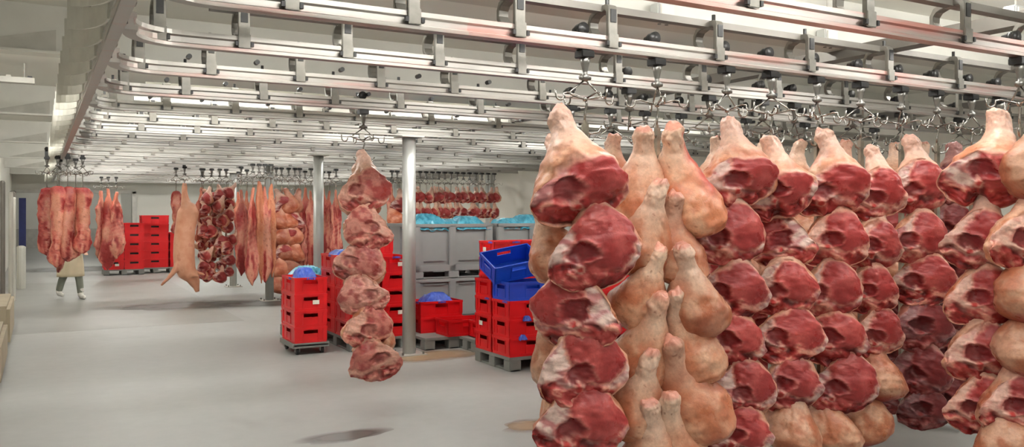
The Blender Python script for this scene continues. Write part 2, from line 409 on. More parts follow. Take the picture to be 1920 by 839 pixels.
# posts
for i, (x, y) in enumerate(((3.84, 9.32), (3.84, 13.05), (3.84, 16.3), (3.84, 19.76))):
    r = .08
    t_ = thing('steel_post', ['thick galvanized post just right of the lone string of hams', 'galvanized post left of the lone string of hams, behind the crates', 'galvanized post showing only its foot below the hanging sides',
               'slim far post between the pig carcass and the split sides'][i], 'post', (x, y, 0), 0, 'round steel posts under the rails')
    MB().tube([(0, 0, .012), (0, 0, ZR-.01)], r, 24).build('shaft', M['post'], t_, smooth=True)
    MB().box(-.17, .17, -.17, .17, 0, .015).build('base_plate', M['galv'], t_)
    for a in (-.13, .13):
        for b in (-.13, .13): MB().tube([(a, b, .015), (a, b, .045)], .014, 6).build('bolt', M['steel'], t_)
    MB().box(-.14, .14, -.14, .14, ZR-.012, ZR).build('head_plate', M['galv'], t_)

# left wall: kerb blocks and the tubes of the wash rack
for (y, h, lab) in ((6.2, .36, 'beige kerb block at the left edge, nearest the camera'), (9.5, .42, 'beige kerb block along the left wall, second from the camera'), (12.4, .5, 'beige kerb block along the left wall, farthest of the three')):
    o = MB().box(XL+.01, -.33, y, y+2.0, 0, h).build('kerb_block', M['kerb'], bevel=.04); tag(o, lab, 'kerb', 'beige kerb blocks by the left wall')
pr = random.Random(3)
for i, (x, y, z0, z1, r) in enumerate(((-.5, 15.0, .0, 2.15, .03), (-.42, 16.2, .0, 2.0, .035), (-.56, 17.2, 0, 2.2, .03), (-.44, 18.6, .0, 1.95, .04), (-.5, 20.2, 0, 2.1, .045), (-.36, 21.5, .0, .9, .09))):
    o = MB().tube([(x, y, z0), (x, y, z1), (x-.0, y+.01, z1+.02)], r, 12).build('wall_tube', M['beam'] if i % 2 else M['beamd'])
    tag(o, 'vertical grey steel tube standing by the left wall, %s from the camera' % ORD1[i], 'tube', 'grey tubes by the left wall')
# ---------------------------------------------------------------- hams
RED, DRED, BRED = L3(176, 76, 76), L3(128, 44, 46), L3(188, 56, 58)
CREAM, PINK, MEMB, PURP = L3(232, 192, 174), L3(214, 138, 130), L3(226, 206, 198), L3(190, 136, 136)
SKIN, SKINL, SKIND = L3(200, 140, 108), L3(222, 186, 160), L3(180, 108, 82)
def ham_mesh(seed, nt=110, na=96, L=.57, W=.215, D=.16, kind='cut', pale=0.0, mat='meat', wash=0.0, rough=.075, cutz=.60):
    rnd = random.Random(seed); mir = 1 if seed % 3 else -1
    u = np.linspace(0, 1, nt); t = u
    T = [0, .02, .05, .12, .22, .32, .45, .58, .70, .82, .91, .965, 1.0]
    R = [.13, .22, .265, .265, .30, .43, .66, .88, 1.0, .97, .77, .46, .02]
    r = np.interp(t, T, R)
    for _ in range(3): r[1:-1] = (r[:-2]+2*r[1:-1]+r[2:])/4
    a = np.linspace(0, 2*PI, na, endpoint=False)
    Tg, A = np.meshgrid(t, a, indexing='ij'); Rg = np.repeat(r[:, None], na, 1)
    ca, sa = np.cos(A), np.sin(A)
    blk = sst(.3, .6, Tg)
    sup = 1/(np.abs(ca)**2.5+np.abs(sa)**2.5)**(1/2.5)
    k = 1*(1-blk)+sup*blk
    X = W*Rg*ca*k; Y = (D*blk+W*.92*(1-blk))*Rg*sa*k; Z = -L*Tg
    # shank bends a little, ankle knob
    X += .03*mir*np.sin(Tg*PI*1.1)*(.5+rnd.random())-.02*mir*sst(.5, 1, Tg)
    Y -= .02*sst(.4, .9, Tg)
    P = np.stack([X, Y, Z], -1)
    nz = fbm(P*9+seed*3.1, seed, 3)-.5
    rad = P.copy(); rad[..., 2] = 0; rl = np.linalg.norm(rad, axis=-1, keepdims=True)+1e-6
    P += rad/rl*(nz[..., None]*(rough if kind == 'cut' else .045)*(.3+Rg[..., None]))
    knob = np.exp(-((Tg-.10)/.035)**2)*np.exp(-((np.cos(A-rnd.random()*6)-1)/.7)**2)
    P += rad/rl*knob[..., None]*.010
    P += rad/rl*((fbm(P*38+seed, seed+2, 3)-.5)*sst(.3, .02, Tg)*.022)[..., None]; P[..., 2] += sst(.03, 0, Tg)*(fbm(P*30+seed*2, seed+8, 2)-.4)*.05
    # skin colours
    n1 = fbm(P*14+seed, seed+5, 4)[..., None]; n2 = fbm(P*45+seed, seed+9, 3)[..., None]; n3 = fbm(P*5+seed, seed+11, 3)[..., None]
    col = SKIN*(1-sst(.35, .7, n1))+SKINL*sst(.35, .7, n1)
    w = sst(.5, .15, Tg)[..., None]; col = col*(1-.8*w)+L3(236, 218, 200)*.8*w
    w = sst(.55, .75, n3); col = col*(1-.5*w)+SKIND*.5*w
    w = sst(.74, .82, n2)*.5; col = col*(1-w)+L3(150, 84, 62)*w
    w = sst(.035, .01, Tg)[..., None]; wc = L3(206, 130, 116); col = col*(1-w)+(wc*.35+CREAM*.65)*w
    if kind == 'cut':
        al = math.radians((14 if cutz < .65 else 27)+rnd.random()*8); yaw = mir*.18
        n = np.array([math.sin(yaw)*math.cos(al), -math.cos(yaw)*math.cos(al), -math.sin(al)])
        p0 = np.array([0, -D*(.16 if cutz < .65 else .26), -L*cutz])
        s = (P-p0)@n
        m = sst(0, .022, s)
        P = P-n*(np.maximum(s, 0)*.72)[..., None]
        wf = sst(.55, .1, Tg)*sst(.2, -.5, np.sin(A)); col = col*(1-.75*wf[..., None])+(CREAM*.6+MEMB*.4)*.75*wf[..., None]
        # face coordinates
        fa = P[..., 0]/W*mir; fb = (-P[..., 2]-L*.67)/(W*1.0)
        q = np.stack([fa, fb, np.zeros_like(fa)], -1)
        f1 = fbm(q*3+seed, seed+21, 4); f2 = fbm(q*9+seed*2, seed+23, 4); f3 = fbm(np.stack([fa*3+fb*1.2, fb*7-fa*3, f1], -1)+seed, seed+25, 3)
        j = lambda s_: (rnd.random()-.5)*s_
        fa2 = fa+(f1-.5)*.42; fb2 = fb+(f1-.5)*.2+(f2-.5)*.14
        # big round of lean on one side, dark eye of muscle, pale membrane on the other side, ragged hip below
        cx, cy = .42+j(.2), -.34+j(.16)
        d1 = np.hypot((fa2-cx)/(.66+j(.1)), (fb2-cy)/(.72+j(.12)))
        ex, ey = -.16+j(.3), .06+j(.2)
        d2 = np.hypot((fa2-ex)/(.36+j(.06)), (fb2-ey)/(.27+j(.06)))
        lo = sst(.28, .50, fb+(f1-.5)*.7+.25*(fa+.2)*-1*(fa < -.2))
        face = MEMB*(1-sst(.42, .62, f3)[..., None])+PURP*sst(.42, .62, f3)[..., None]
        if pale: face = face*(1-pale)+CREAM*pale
        def mixin(c, wgt):
            nonlocal face
            face = face*(1-wgt[..., None])+c*wgt[..., None]
        wr = sst(1.05, .93, d1)
        lean = RED*(1-sst(.45, .8, f1)[..., None])+L3(198, 108, 104)*sst(.45, .8, f1)[..., None]
        face = face*(1-wr[..., None])+lean*wr[..., None]
        mixin(PINK, np.exp(-((d1-1.02)/.055)**2)*.9)
        mixin(CREAM, np.exp(-((d1-1.03)/.025)**2)*.7)
        # ragged lower part
        g1 = fbm(np.stack([fa*3.2+f1*1.5, fb*6+f1*2, fa*0], -1)+seed*1.3, seed+31, 4)
        def lay(c0, c1, k_): return c0*(1-k_[..., None])+c1*k_[..., None]
        rag = lay(DRED*np.ones(P.shape), L3(172, 62, 62), sst(.34, .46, g1)); rag = lay(rag, L3(196, 100, 96), sst(.48, .58, g1)); rag = lay(rag, L3(222, 168, 152), sst(.58, .68, g1))
        wl = lo*(1-.0*wr)
        face = face*(1-wl[..., None])+rag*wl[..., None]
        mixin(L3(206, 138, 130), np.exp(-((d2-1.05)/.09)**2)*.9*(fb2 < ey+.12))
        mixin(L3(150, 54, 60), sst(1.0, .8, d2)*(1-.7*lo)*.9)
        # bone end
        bx, by = ex+.02+j(.2), ey+.30
        d3 = np.hypot((fa-bx+(f1-.5)*.2)/.12, (fb-by+(g1-.5)*.3)/.10)
        mixin(L3(220, 176, 164), sst(1.3, 1.0, d3)*.8); mixin(L3(196, 60, 58), sst(.8, .55, d3)*.9)
        if wash:
            ww = (wash*(.35+1.1*sst(.4, .62, fbm(q*4+seed, seed+41, 4))))[..., None]; face = face*(1-ww)+L3(238, 190, 176)*ww
        # fat rim
        rim = sst(.042, .014, s+(f2-.5)*.018)
        mixin(CREAM, rim*.95)
        col = col*(1-m[..., None])+face*m[..., None]
        h = .036*np.exp(-(d1*1.1)**2)-.028*sst(1.05, .6, d2)+.012*np.exp(-((d2-1.08)/.12)**2)+.012*sst(1.4, .4, d3)
        h += lo*(g1-.5)*.09-lo*.012+(f1-.5)*.03*(1-wr)+(f2-.5)*.008+(f1-.5)*.02-np.exp(-((d1-1.05)/.06)**2)*.008
        lip = np.exp(-((s-.006)/.012)**2)*.006
        P = P+n*((h*sst(.0, .03, s)+lip)[..., None])
        # torn lower edge
        e = sst(.86, 1, Tg)*(f1-.5)*.06
        P[..., 2] -= e; P[..., 1] -= e*.5
    else:
        # skin flap seam and meat shown at one edge
        edge = sst(.90, .975, Tg+(n1[..., 0]-.5)*.10)
        col = col*(1-edge[..., None])+(RED*.8+PINK*.2)*edge[..., None]
        crease = np.exp(-((X*mir/W-.25+.5*(Tg-.5)+(n1[..., 0]-.5)*.3)/.05)**2)*sst(.25, .45, Tg)*sst(.9, .6, Tg)
        P -= rad/rl*crease[..., None]*.007
        # inner leaf of red lean along the shank side
        if kind == 'open':
            w = np.exp(-(((A/PI+.25*mir) % 2-1.5+ (n1[...,0]-.5)*.4)/.16)**2)*sst(.03, .1, Tg)*sst(.75, .5, Tg)
            col = col*(1-w[..., None])+L3(190, 96, 84)*w[..., None]; P -= rad/rl*(w*.01)[..., None]
    return grid_mesh('ham', P, col, M[mat])
HC = [ham_mesh(s) for s in (1, 2, 3, 4, 5, 7, 8, 10)]
HP = [ham_mesh(s, pale=.6) for s in (11, 14, 16)]
HS = [ham_mesh(s, kind='skin', W=.20, D=.17) for s in (21, 22, 23, 25)]+[ham_mesh(26, kind='open')]
HW = [ham_mesh(s, wash=w_, pale=.85, rough=.10) for s, w_ in ((101, .35), (102, .5), (104, .4), (105, .55), (107, .35), (108, .3))]
HT = [ham_mesh(s, cutz=.70, W=.225) for s in (121, 122, 124, 125)]
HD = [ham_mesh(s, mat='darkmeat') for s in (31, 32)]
HCl = [ham_mesh(s, 36, 28) for s in (41, 42, 44)]
HSl = [ham_mesh(s, 36, 28, kind='skin', mat='rosy') for s in (51, 52)]
HAMC = .37      # distance of the body centre below the shank tip
def ham(mesh, u, v, d, label, group, s=1.0, yaw=0, roll=0, tilt=-16, off=0, name='ham'):
    """ham whose body is centred at a point; yaw 0 turns the cut face to the viewer, roll leans the shank, tilt throws the body forward"""
    p = at(u, v, d)
    R = Matrix.Rotation(-bearing(p)+math.radians(yaw), 4, 'Z') @ Matrix.Rotation(math.radians(roll), 4, 'Y') @ Matrix.Rotation(math.radians(tilt), 4, 'X')
    o = bpy.data.objects.new(name, mesh); C.objects.link(o)
    o.rotation_euler = R.to_euler(); o.scale = (s, s, s)
    o.location = p-(R @ Vector((0, 0, -HAMC*s)))
    tag(o, label, 'ham', group)
    return o

# ---------------------------------------------------------------- trolleys and ham racks
wheel = MB().tube([(0, .035, .122), (0, .06, .122), (0, .062, .122), (0, .10, .122)], [.03, .034, .026, .022], 16).tube([(0, .01, .122), (0, .036, .122)], .036, 16).mesh('wheel', M['black'], True)
plate = MB().box(-.042, .042, -.035, .045, -.045, -.006).box(-.03, .03, .036, .048, -.04, .12).mesh('carrier_plate', M['black'], bevel=.004)
stem = MB().tube([(0, 0, -.045), (0, 0, -.075), (0, 0, -.12), (0, 0, -.135), (0, 0, -.145), (0, 0, -.165), (0, 0, -.175)], [.03, .024, .014, .014, .027, .027, .012], 12).tube([(-.035, 0, -.155), (.035, 0, -.155)], .012, 8).mesh('swivel_stem', M['steel'], True)
def spreader():
    mb = MB(); w = .0052
    mb.tube([(0, 0, -.165), (-.10, 0, -.235), (-.11, 0, -.25), (-.09, 0, -.258), (0, 0, -.275), (.09, 0, -.258), (.11, 0, -.25), (.10, 0, -.235), (0, 0, -.165)], w, 7)
    for s in (-1, 1):
        mb.tube([(s*.02, 0, -.268), (s*.12, .0, -.245), (s*.15, 0, -.25)]+[(s*(.178-.028*math.cos(a)), 0, -.262-.028*math.sin(a)) for a in np.linspace(0, PI, 8)]+[(s*.208, 0, -.235)], w, 7)
        mb.tube([(0, s*.02, -.268), (0, s*.10, -.245), (0, s*.13, -.25)]+[(0, s*(.155-.025*math.cos(a)), -.262-.025*math.sin(a)) for a in np.linspace(0, PI, 7)]+[(0, s*.182, -.236)], w, 7)
    mb.tube([(0, 0, -.262), (0, 0, -.285)], .013, 8)
    return mb
spr = spreader().mesh('spreader_hooks', M['chrome'], True)
def trolley(x, ri, label, rz=0, hooks=True, group='hook trolleys on the rails', z=0):
    t_ = thing('hook_trolley', label, 'trolley', (x, RY[ri], ZR+z), 0, group)
    child('wheel', wheel, t_); child('carrier_plate', plate, t_); st = child('swivel_stem', stem, t_)
    if hooks: child('spreader_hooks', spr, t_, (0, 0, 0), rz)
    return t_
def rack_mesh(L=2.0, n=6):
    mb = MB().box(-.011, .011, -.006, .006, -L, -.12).box(-.017, .017, -.012, .012, -L+.02, -.14)
    return mb
rodm = rack_mesh().mesh('rod', M['rod'])
hookm = MB().tube([(0, 0, .0), (.012, 0, -.03), (.0, 0, -.08), (-.004, 0, -.14)], .007, 8).mesh('top_hook', M['chrome'], True)
prm = MB()
prm.tube([(0, 0, 0), (.03, -.01, -.015), (.075, -.02, -.005), (.095, -.025, .03)], .006, 7).tube([(0, 0, 0), (-.03, -.01, -.015), (-.075, -.02, -.005), (-.095, -.025, .03)], .006, 7)
prong = prm.mesh('prong', M['chrome'], True)
def rack(x, ri, label, rz=0, group='ham racks hanging from the trolleys', dz=-.27, dy=0, L=None, levels=6, pitch=.33):
    t_ = thing('ham_rack', label, 'rack', (x, RY[ri]+dy, ZR+dz), rz, group)
    child('top_hook', hookm, t_)
    child('rod', rodm, t_)
    for k in range(levels): child('prong', prong, t_, (0, 0, -.18-k*pitch))
    return t_
def xr(u, ri):
    a = YAW+math.atan((u-960)/F); return RY[ri]*math.tan(a)
def dep(x, y): return x*SY+y*CY
G1 = 'hams on the front row of racks'
cols = []
# rows of trolleys on the second rail
TU = [1097, 1232, 1363, 1446, 1532, 1614, 1690, 1757, 1822, 1875]
TN = ['first', 'second', 'third', 'fourth', 'fifth', 'sixth', 'seventh', 'eighth', 'ninth', 'tenth']
rots = [.1, 1.1, .3, -.6, .5, -.3, .8, .2, .0, .6]
for i, u in enumerate(TU):
    x = xr(u, 1)
    trolley(x, 1, '%s hook trolley from the left on the near pink rail above the front hams' % TN[i], rots[i], group='trolleys above the front hams')
    if i < 9:
        rack(x, 1, 'steel rod rack carrying the %s column of front hams from the left' % TN[i], 0 if i != 1 else .3, levels=6 if i > 1 else 6)
trolley(xr(1912, 0), 0, 'hook trolley at the right picture edge on the nearest rail', .9, group='trolleys above the front hams')
rack(xr(1912, 0), 0, 'steel rod rack at the right picture edge on the nearest rail', .2)
LV = ['top', 'second from top', 'third from top', 'fourth from top', 'fifth from top', 'sixth from top', 'lowest']
def column(name, d, spec):
    """spec: (mesh, u, v, scale, yaw, roll, tilt, ddepth)"""
    for i, (m, u, v, s, yaw, roll, tilt, dd) in enumerate(spec):
        ham(m, u, v, d+dd, '%s, %s' % (name, LV[i]), G1, s, yaw, roll, tilt)
c = HC; p = HP; s_ = HS; dk = HD
column('large cut ham in the leftmost front column', 4.40, [
    (HT[0], 1082, 345, 1.16, 4, -14, -12, 0), (c[1], 1108, 470, 1.10, 0, -8, -16, -.02), (c[2], 1078, 582, 1.08, -6, 4, -16, 0), (c[3], 1090, 688, 1.10, 0, -8, -16, 0), (c[4], 1083, 792, 1.10, 3, 2, -16, 0)])
column('ham seen edge on behind the leftmost front column', 4.72, [
    (p[0], 1050, 360, 1.0, -50, -24, -10, 0), (s_[1], 1056, 478, .92, 200, 20, 12, 0), (p[1], 1052, 575, .95, -60, -10, -14, 0), (s_[2], 1062, 680, .92, 190, 20, 12, 0), (s_[0], 1062, 775, .92, 190, 20, 12, 0)])
def shanks(name, d, spec):
    for i, (m, u, v, s, yaw, roll, tilt, dd) in enumerate(spec):
        o = ham(m, u, v, d+dd, '%s, %s' % (name, LV[i]), G1, s*1.13, yaw, roll, tilt); o.location = at(u, v, d+dd)
shanks('skin-on ham left of the bare rod', 4.72, [
    (s_[0], 1207, 240, 1.0, -125, 14, -14, 0), (s_[1], 1238, 338, .95, -125, 14, -20, -.1), (s_[2], 1240, 462, .86, -120, 14, -26, -.14), (s_[3], 1240, 552, .95, -125, 14, -24, -.18), (s_[1], 1222, 658, .92, -130, 14, -20, -.22), (s_[0], 1216, 752, .95, -140, 14, -14, -.26)])
shanks('skin-on ham right of the bare rod', 4.74, [
    (s_[4], 1262, 236, 1.05, 120, -14, -18, 0), (s_[3], 1266, 362, .85, 130, -14, -10, -.06), (s_[0], 1277, 458, .92, 120, -14, -18, -.12), (s_[2], 1266, 545, .9, 120, -14, -20, -.16), (s_[3], 1258, 636, 1.02, 120, -14, -24, -.2), (s_[1], 1258, 738, 1.0, 130, -14, -18, -.26)])
column('cut ham in the first column right of the bare rod', 5.0, [
    (HT[1], 1380, 332, .98, 6, -6, -14, 0), (c[6], 1366, 442, .98, 0, 4, -16, 0), (c[7], 1370, 545, .94, -4, 0, -16, 0), (c[0], 1368, 638, .94, 0, 0, -16, 0), (c[3], 1392, 728, .90, 5, 0, -16, 0), (c[5], 1385, 815, .90, 5, 0, -16, 0)])
column('cut ham in the second column right of the bare rod', 5.17, [
    (HT[3], 1454, 358, .95, 6, -6, -12, -.05), (c[2], 1462, 450, .95, 0, -4, -16, .05), (c[4], 1466, 540, .92, -4, 0, -16, 0), (c[7], 1476, 628, .95, 0, 0, -16, 0), (c[5], 1478, 722, .92, 5, 0, -16, 0), (s_[2], 1492, 805, .9, 175, -8, 12, 0)])
column('cut ham in the third column right of the bare rod', 5.45, [
    (HT[2], 1553, 350, 1.05, 6, -4, -12, 0), (p[2], 1562, 450, 1.0, 0, 0, -16, 0), (c[6], 1552, 545, .98, -4, 0, -16, 0), (c[0], 1560, 632, 1.0, 0, -2, -16, 0), (c[1], 1576, 722, 1.0, 5, 0, -16, 0), (s_[1], 1562, 805, .9, 185, 8, 12, 0)])
column('smaller pale ham left of the dark front column', 5.62, [
    (p[0], 1642, 365, .92, 10, -4, -12, 0), (p[1], 1636, 460, .9, 10, 4, -16, 0), (p[2], 1628, 545, .86, 0, 0, -16, 0), (p[0], 1642, 625, .86, 15, 0, -16, 0), (s_[3], 1646, 705, .86, 170, 4, 12, 0), (s_[0], 1622, 790, .86, 190, 4, 12, 0)])
column('dark ham in the dark front column', 5.8, [
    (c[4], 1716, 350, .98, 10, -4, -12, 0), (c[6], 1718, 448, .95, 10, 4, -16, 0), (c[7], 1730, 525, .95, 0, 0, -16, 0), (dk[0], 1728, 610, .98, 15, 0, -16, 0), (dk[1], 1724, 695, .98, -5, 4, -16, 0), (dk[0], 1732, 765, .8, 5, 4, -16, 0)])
column('pale veined ham in the column near the right picture edge', 4.95, [
    (HT[3], 1848, 325, 1.08, 0, 10, -14, 0), (p[0], 1832, 450, .92, -10, 4, -16, 0), (p[2], 1838, 558, .94, 0, 0, -16, 0), (p[1], 1840, 662, .96, 5, 0, -16, 0), (p[0], 1836, 760, .9, -5, 0, -16, 0)])
column('ham cut by the right picture edge', 4.75, [
    (s_[1], 1955, 320, 1.0, 190, -8, 10, 0), (p[1], 1925, 450, 1.0, 20, 10, -14, 0), (s_[3], 1940, 550, 1.0, 190, -8, 14, 0), (s_[2], 1940, 655, .95, 190, -8, 14, 0), (p[2], 1905, 760, .95, 10, 0, -16, 0), (s_[0], 1880, 838, .85, 185, 8, 14, 0)])
# second row of racks behind the front cluster
BU = [(1338, 5.75, 0), (1428, 5.9, 1), (1500, 6.2, 0), (1588, 6.3, 1), (1668, 6.6, 0), (1738, 6.7, 1), (1782, 6.5, 0), (1160, 5.5, 1)]
for i, (u, d, q) in enumerate(BU):
    for k in range(6):
        v = 345+1571*.33/d*k+(0 if k else 2)
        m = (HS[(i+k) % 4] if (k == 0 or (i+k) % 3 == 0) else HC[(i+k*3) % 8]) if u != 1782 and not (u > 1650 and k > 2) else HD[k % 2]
        sk = m in HS
        if u == 1160 and k > 0: continue
        ham(m, u, v, d, 'ham in the row behind the front hams, %s column, %s' % (TN[[1338, 1428, 1500, 1588, 1668, 1738, 1782, 1160].index(u)] if u != 1160 else 'leftmost extra', LV[k]),
            'hams on the rear row of racks', .92, 180 if sk else 0, random.uniform(-10, 10), 10 if sk else -12)
# empty trolleys seen above the cluster
for i, u in enumerate((1072, 1145, 1210, 1278, 1400, 1510, 1640)):
    trolley(xr(u, 3), 3, 'empty hook trolley hanging behind the front trolleys, %s from the left' % TN[i], random.uniform(-1, 1), group='trolleys behind the front ones')
for i, u in enumerate((1180, 1330, 1430, 1490, 1600, 1690, 1800)):
    trolley(xr(u, 2), 2, 'hook trolley on the third rail behind the near pink rail, %s from the left' % TN[i], random.uniform(-1, 1), group='trolleys on the third rail')
# ---------------------------------------------------------------- the lone string of hams
xs = xr(681, 4); trolley(xs, 4, 'lone hook trolley above the single string of hams in mid room', .15, group=None)
rack(xs, 4, 'steel rod rack inside the lone string of hams', .0, None, levels=6)
dS = dep(xs, RY[4])
for i, (m, u, v, s, roll, yw) in enumerate([(HW[0], 681, 358, 1.0, -3, 0), (HW[1], 688, 428, .96, 4, 8), (HW[2], 671, 492, .96, 10, -8), (HW[3], 682, 554, .96, -8, 0), (HW[4], 690, 613, .98, 4, 6), (HW[5], 700, 675, 1.0, -14, 4)]):
    ham(m, u, v, dS-.12, 'pale pink ham in the lone hanging string, %s' % LV[i], 'hams in the lone string', s, yw, roll, -18)
for i, (m, u, v, s, roll, yw) in enumerate([(s_[0], 668, 375, .9, 4, -150), (s_[1], 672, 510, .9, 4, 160), (s_[2], 690, 640, .9, -4, 170)]):
    ham(m, u+8, v, dS+.13, 'skin-on ham at the back of the lone hanging string, %s' % ['upper', 'middle', 'lower'][i], 'hams in the lone string', s, 0, -roll, -14)
# ---------------------------------------------------------------- crates, pallets, containers
def crate_mb(w=.4, l=.6, h=.2):
    mb = MB(); t = .008
    mb.box(-w/2+.012, w/2-.012, -l/2+.012, l/2-.012, .0, .012)
    def wall(L, place):
        def B(a0, a1, z0, z1, d0, d1): place(a0, a1, z0, z1, d0, d1)
        B(-L/2, L/2, h-.028, h, -.0, .014)             # rim
        B(-L/2+.01, L/2-.01, .0, .03, .008, .016)       # foot band
        for s in (-1, 1): B(*sorted((s*(L/2-.05), s*(L/2-.004))), .03, h-.028, .004, .016)
        for s in (-1, 1): B(*sorted((s*.085, s*.095)), .03, h-.028, .006, .016)
        hw, z0, z1 = .085, h-.080, h-.04
        B(-L/2+.05, -hw, .03, h-.028, .012, .018); B(hw, L/2-.05, .03, h-.028, .012, .018)
        B(-hw, hw, .03, z0, .012, .018); B(-hw, hw, z1, h-.028, .012, .018)
        B(-hw-.008, hw+.008, z0-.008, z0, .006, .014); 
    wall(w, lambda a0, a1, z0, z1, d0, d1: mb.box(a0, a1, -l/2+d0, -l/2+d1, z0, z1))
    wall(w, lambda a0, a1, z0, z1, d0, d1: mb.box(a0, a1, l/2-d1, l/2-d0, z0, z1))
    wall(l, lambda a0, a1, z0, z1, d0, d1: mb.box(-w/2+d0, -w/2+d1, a0, a1, z0, z1))
    wall(l, lambda a0, a1, z0, z1, d0, d1: mb.box(w/2-d1, w/2-d0, a0, a1, z0, z1))
    return mb
CR = crate_mb().mesh('crate_body', M['red']); CB = crate_mb().mesh('crate_body', M['blue'])
CRX = crate_mb(.6, .4).mesh('crate_body', M['red']); CBX = crate_mb(.6, .4).mesh('crate_body', M['blue'])
FILL = {'y': MB().box(-.16, .16, -.26, .26, .012, .17).mesh('dark_slot_fill', M['darkmeat']), 'x': MB().box(-.26, .26, -.16, .16, .012, .17).mesh('dark_slot_fill', M['darkmeat'])}  # block added inside far crates so the handle slots look dark
lab = MB().box(-.04, .04, -.002, 0, -.025, .025).mesh('paper_label', M['label'])
mk = MB().box(-.05, -.035, -.002, 0, -.012, .010).box(-.025, .03, -.002, 0, -.010, .012).box(.037, .052, -.002, 0, -.012, .010).mesh('printed_mark', M['mark'])
def crate(x, y, z, label, group, col='red', along='y', s=1.0, sticker=None, mark=False, rot=None):
    mesh = {('red', 'y'): CR, ('blue', 'y'): CB, ('red', 'x'): CRX, ('blue', 'x'): CBX}[(col, along)]
    w, l = (.4, .6) if along == 'y' else (.6, .4)
    t_ = thing('crate', label, 'crate', (x, y, z), 0, group); t_.scale = (s, s, s)
    if rot: t_.rotation_euler = rot
    if s > 1.1: child('dark_slot_fill', FILL[along], t_)
    child('crate_body', mesh, t_)
    if sticker == 'front': child('paper_label', lab, t_, (.06, -l/2+.0, .10))
    if sticker == 'side': child('paper_label', lab, t_, (-w/2, .05, .10), -PI/2)
    if mark: child('printed_mark', mk, t_, (0, -l/2-.0005, .186)); child('printed_mark', mk, t_, (-w/2-.0005, -.1, .186), -PI/2)
    return t_
def pallet_mb(w, l):
    mb = MB().box(-w/2, w/2, -l/2, l/2, .115, .15)
    for i in range(3):
        for j in range(3):
            x = (-w/2+.07, 0, w/2-.07)[i]; y = (-l/2+.07, 0, l/2-.07)[j]
            mb.box(x-.07, x+.07, y-.07, y+.07, .0, .115)
    for x in (-w/2+.07, 0, w/2-.07): mb.box(x-.06, x+.06, -l/2, l/2, .0, .022)
    return mb
def pallet(x, y, w, l, label, s=1.0, group='grey plastic pallets'):
    o = pallet_mb(w, l).build('pallet', M['pallet'], bevel=.006); o.location = (x, y, 0); o.scale = (s, s, s); return tag(o, label, 'pallet', group)
def bag(x, y, z, rx, ry, h, label, mat, seed, group='plastic bags', name='plastic_bag'):
    n = 40; u = np.linspace(-1, 1, n); U, V = np.meshgrid(u, u, indexing='ij')
    q = np.stack([U*2.2, V*2.2, U*0], -1)+seed*3.7
    rg = 1-np.abs(2*fbm(q, seed, 4)-1)
    r = np.maximum(np.abs(U), np.abs(V)); H = h*(sst(1.0, .35, r)*.75+.25*rg*sst(1, .7, r))+h*.3*(rg-.8)
    P = np.stack([U*rx*(1+.1*(rg-.5)), V*ry*(1+.1*(rg-.5)), H-.01], -1)
    vs = P.reshape(-1, 3).tolist(); fs = [(i*n+j, (i+1)*n+j, (i+1)*n+j+1, i*n+j+1) for i in range(n-1) for j in range(n-1)]
    mb = MB().add(vs, fs); o = mb.build(name, mat, smooth=True); o.location = (x, y, z)
    so = o.modifiers.new('thickness', 'SOLIDIFY'); so.thickness = .006
    return tag(o, label, 'bag', group)
def film(name, col, tr=.35):
    m, t, bs = new_mat(name); n = noise_node(t, 16, 4)
    r = ramp(t, n.outputs['Fac'], [(.35, col), (.7, tuple(min(1, x*1.5+.08) for x in col[:3])+(1,))])
    t.links.new(r.outputs[0], bs.inputs['Base Color']); bs.inputs['Roughness'].default_value = .22
    bs.inputs['Transmission Weight'].default_value = tr; bump(t, bs, n.outputs['Fac'], .5, .01); return m
M['cyan'] = film('pale_blue_film', rgb(84, 182, 216), .2); M['bluefilm'] = film('deep_blue_film', rgb(60, 100, 225), .2); M['clear'] = film('clear_film', rgb(160, 200, 205), .4)

# stack on the dolly
dx, dy = 2.82, 10.19
t_ = thing('dolly', 'grey four-wheeled dolly under the small red crate stack', 'dolly', (dx, dy, 0))
MB().box(-.21, .21, -.31, .31, .10, .125).box(-.21, .21, -.31, -.29, .08, .14).box(-.21, .21, .29, .31, .08, .14).box(-.22, -.2, -.31, .31, .08, .14).box(.2, .22, -.31, .31, .08, .14).build('deck', M['pallet'], t_, bevel=.004)
for a in (-.15, .15):
    for b in (-.24, .24):
        wv = MB().tube([(a-.016, b, .04), (a+.016, b, .04)], .04, 14).build('wheel', M['black'], t_, smooth=False)
        MB().box(a-.03, a-.02, b-.02, b+.02, .03, .10).box(a+.02, a+.03, b-.02, b+.02, .03, .10).box(a-.03, a+.03, b-.03, b+.03, .085, .1).build('caster_fork', M['steel'], wv)
for k in range(4):
    crate(dx, dy, .127+k*.197, 'red plastic crate in the stack on the wheeled dolly, %s' % ['lowest', 'second from bottom', 'third from bottom', 'topmost'][k], 'red crates on the dolly', sticker='front' if k == 2 else None, mark=(k == 3))
bag(dx+.0, dy+.0, .127+.77, .13, .16, .13, 'blue plastic bag bulging out of the topmost crate on the dolly', M['bluefilm'], 3)
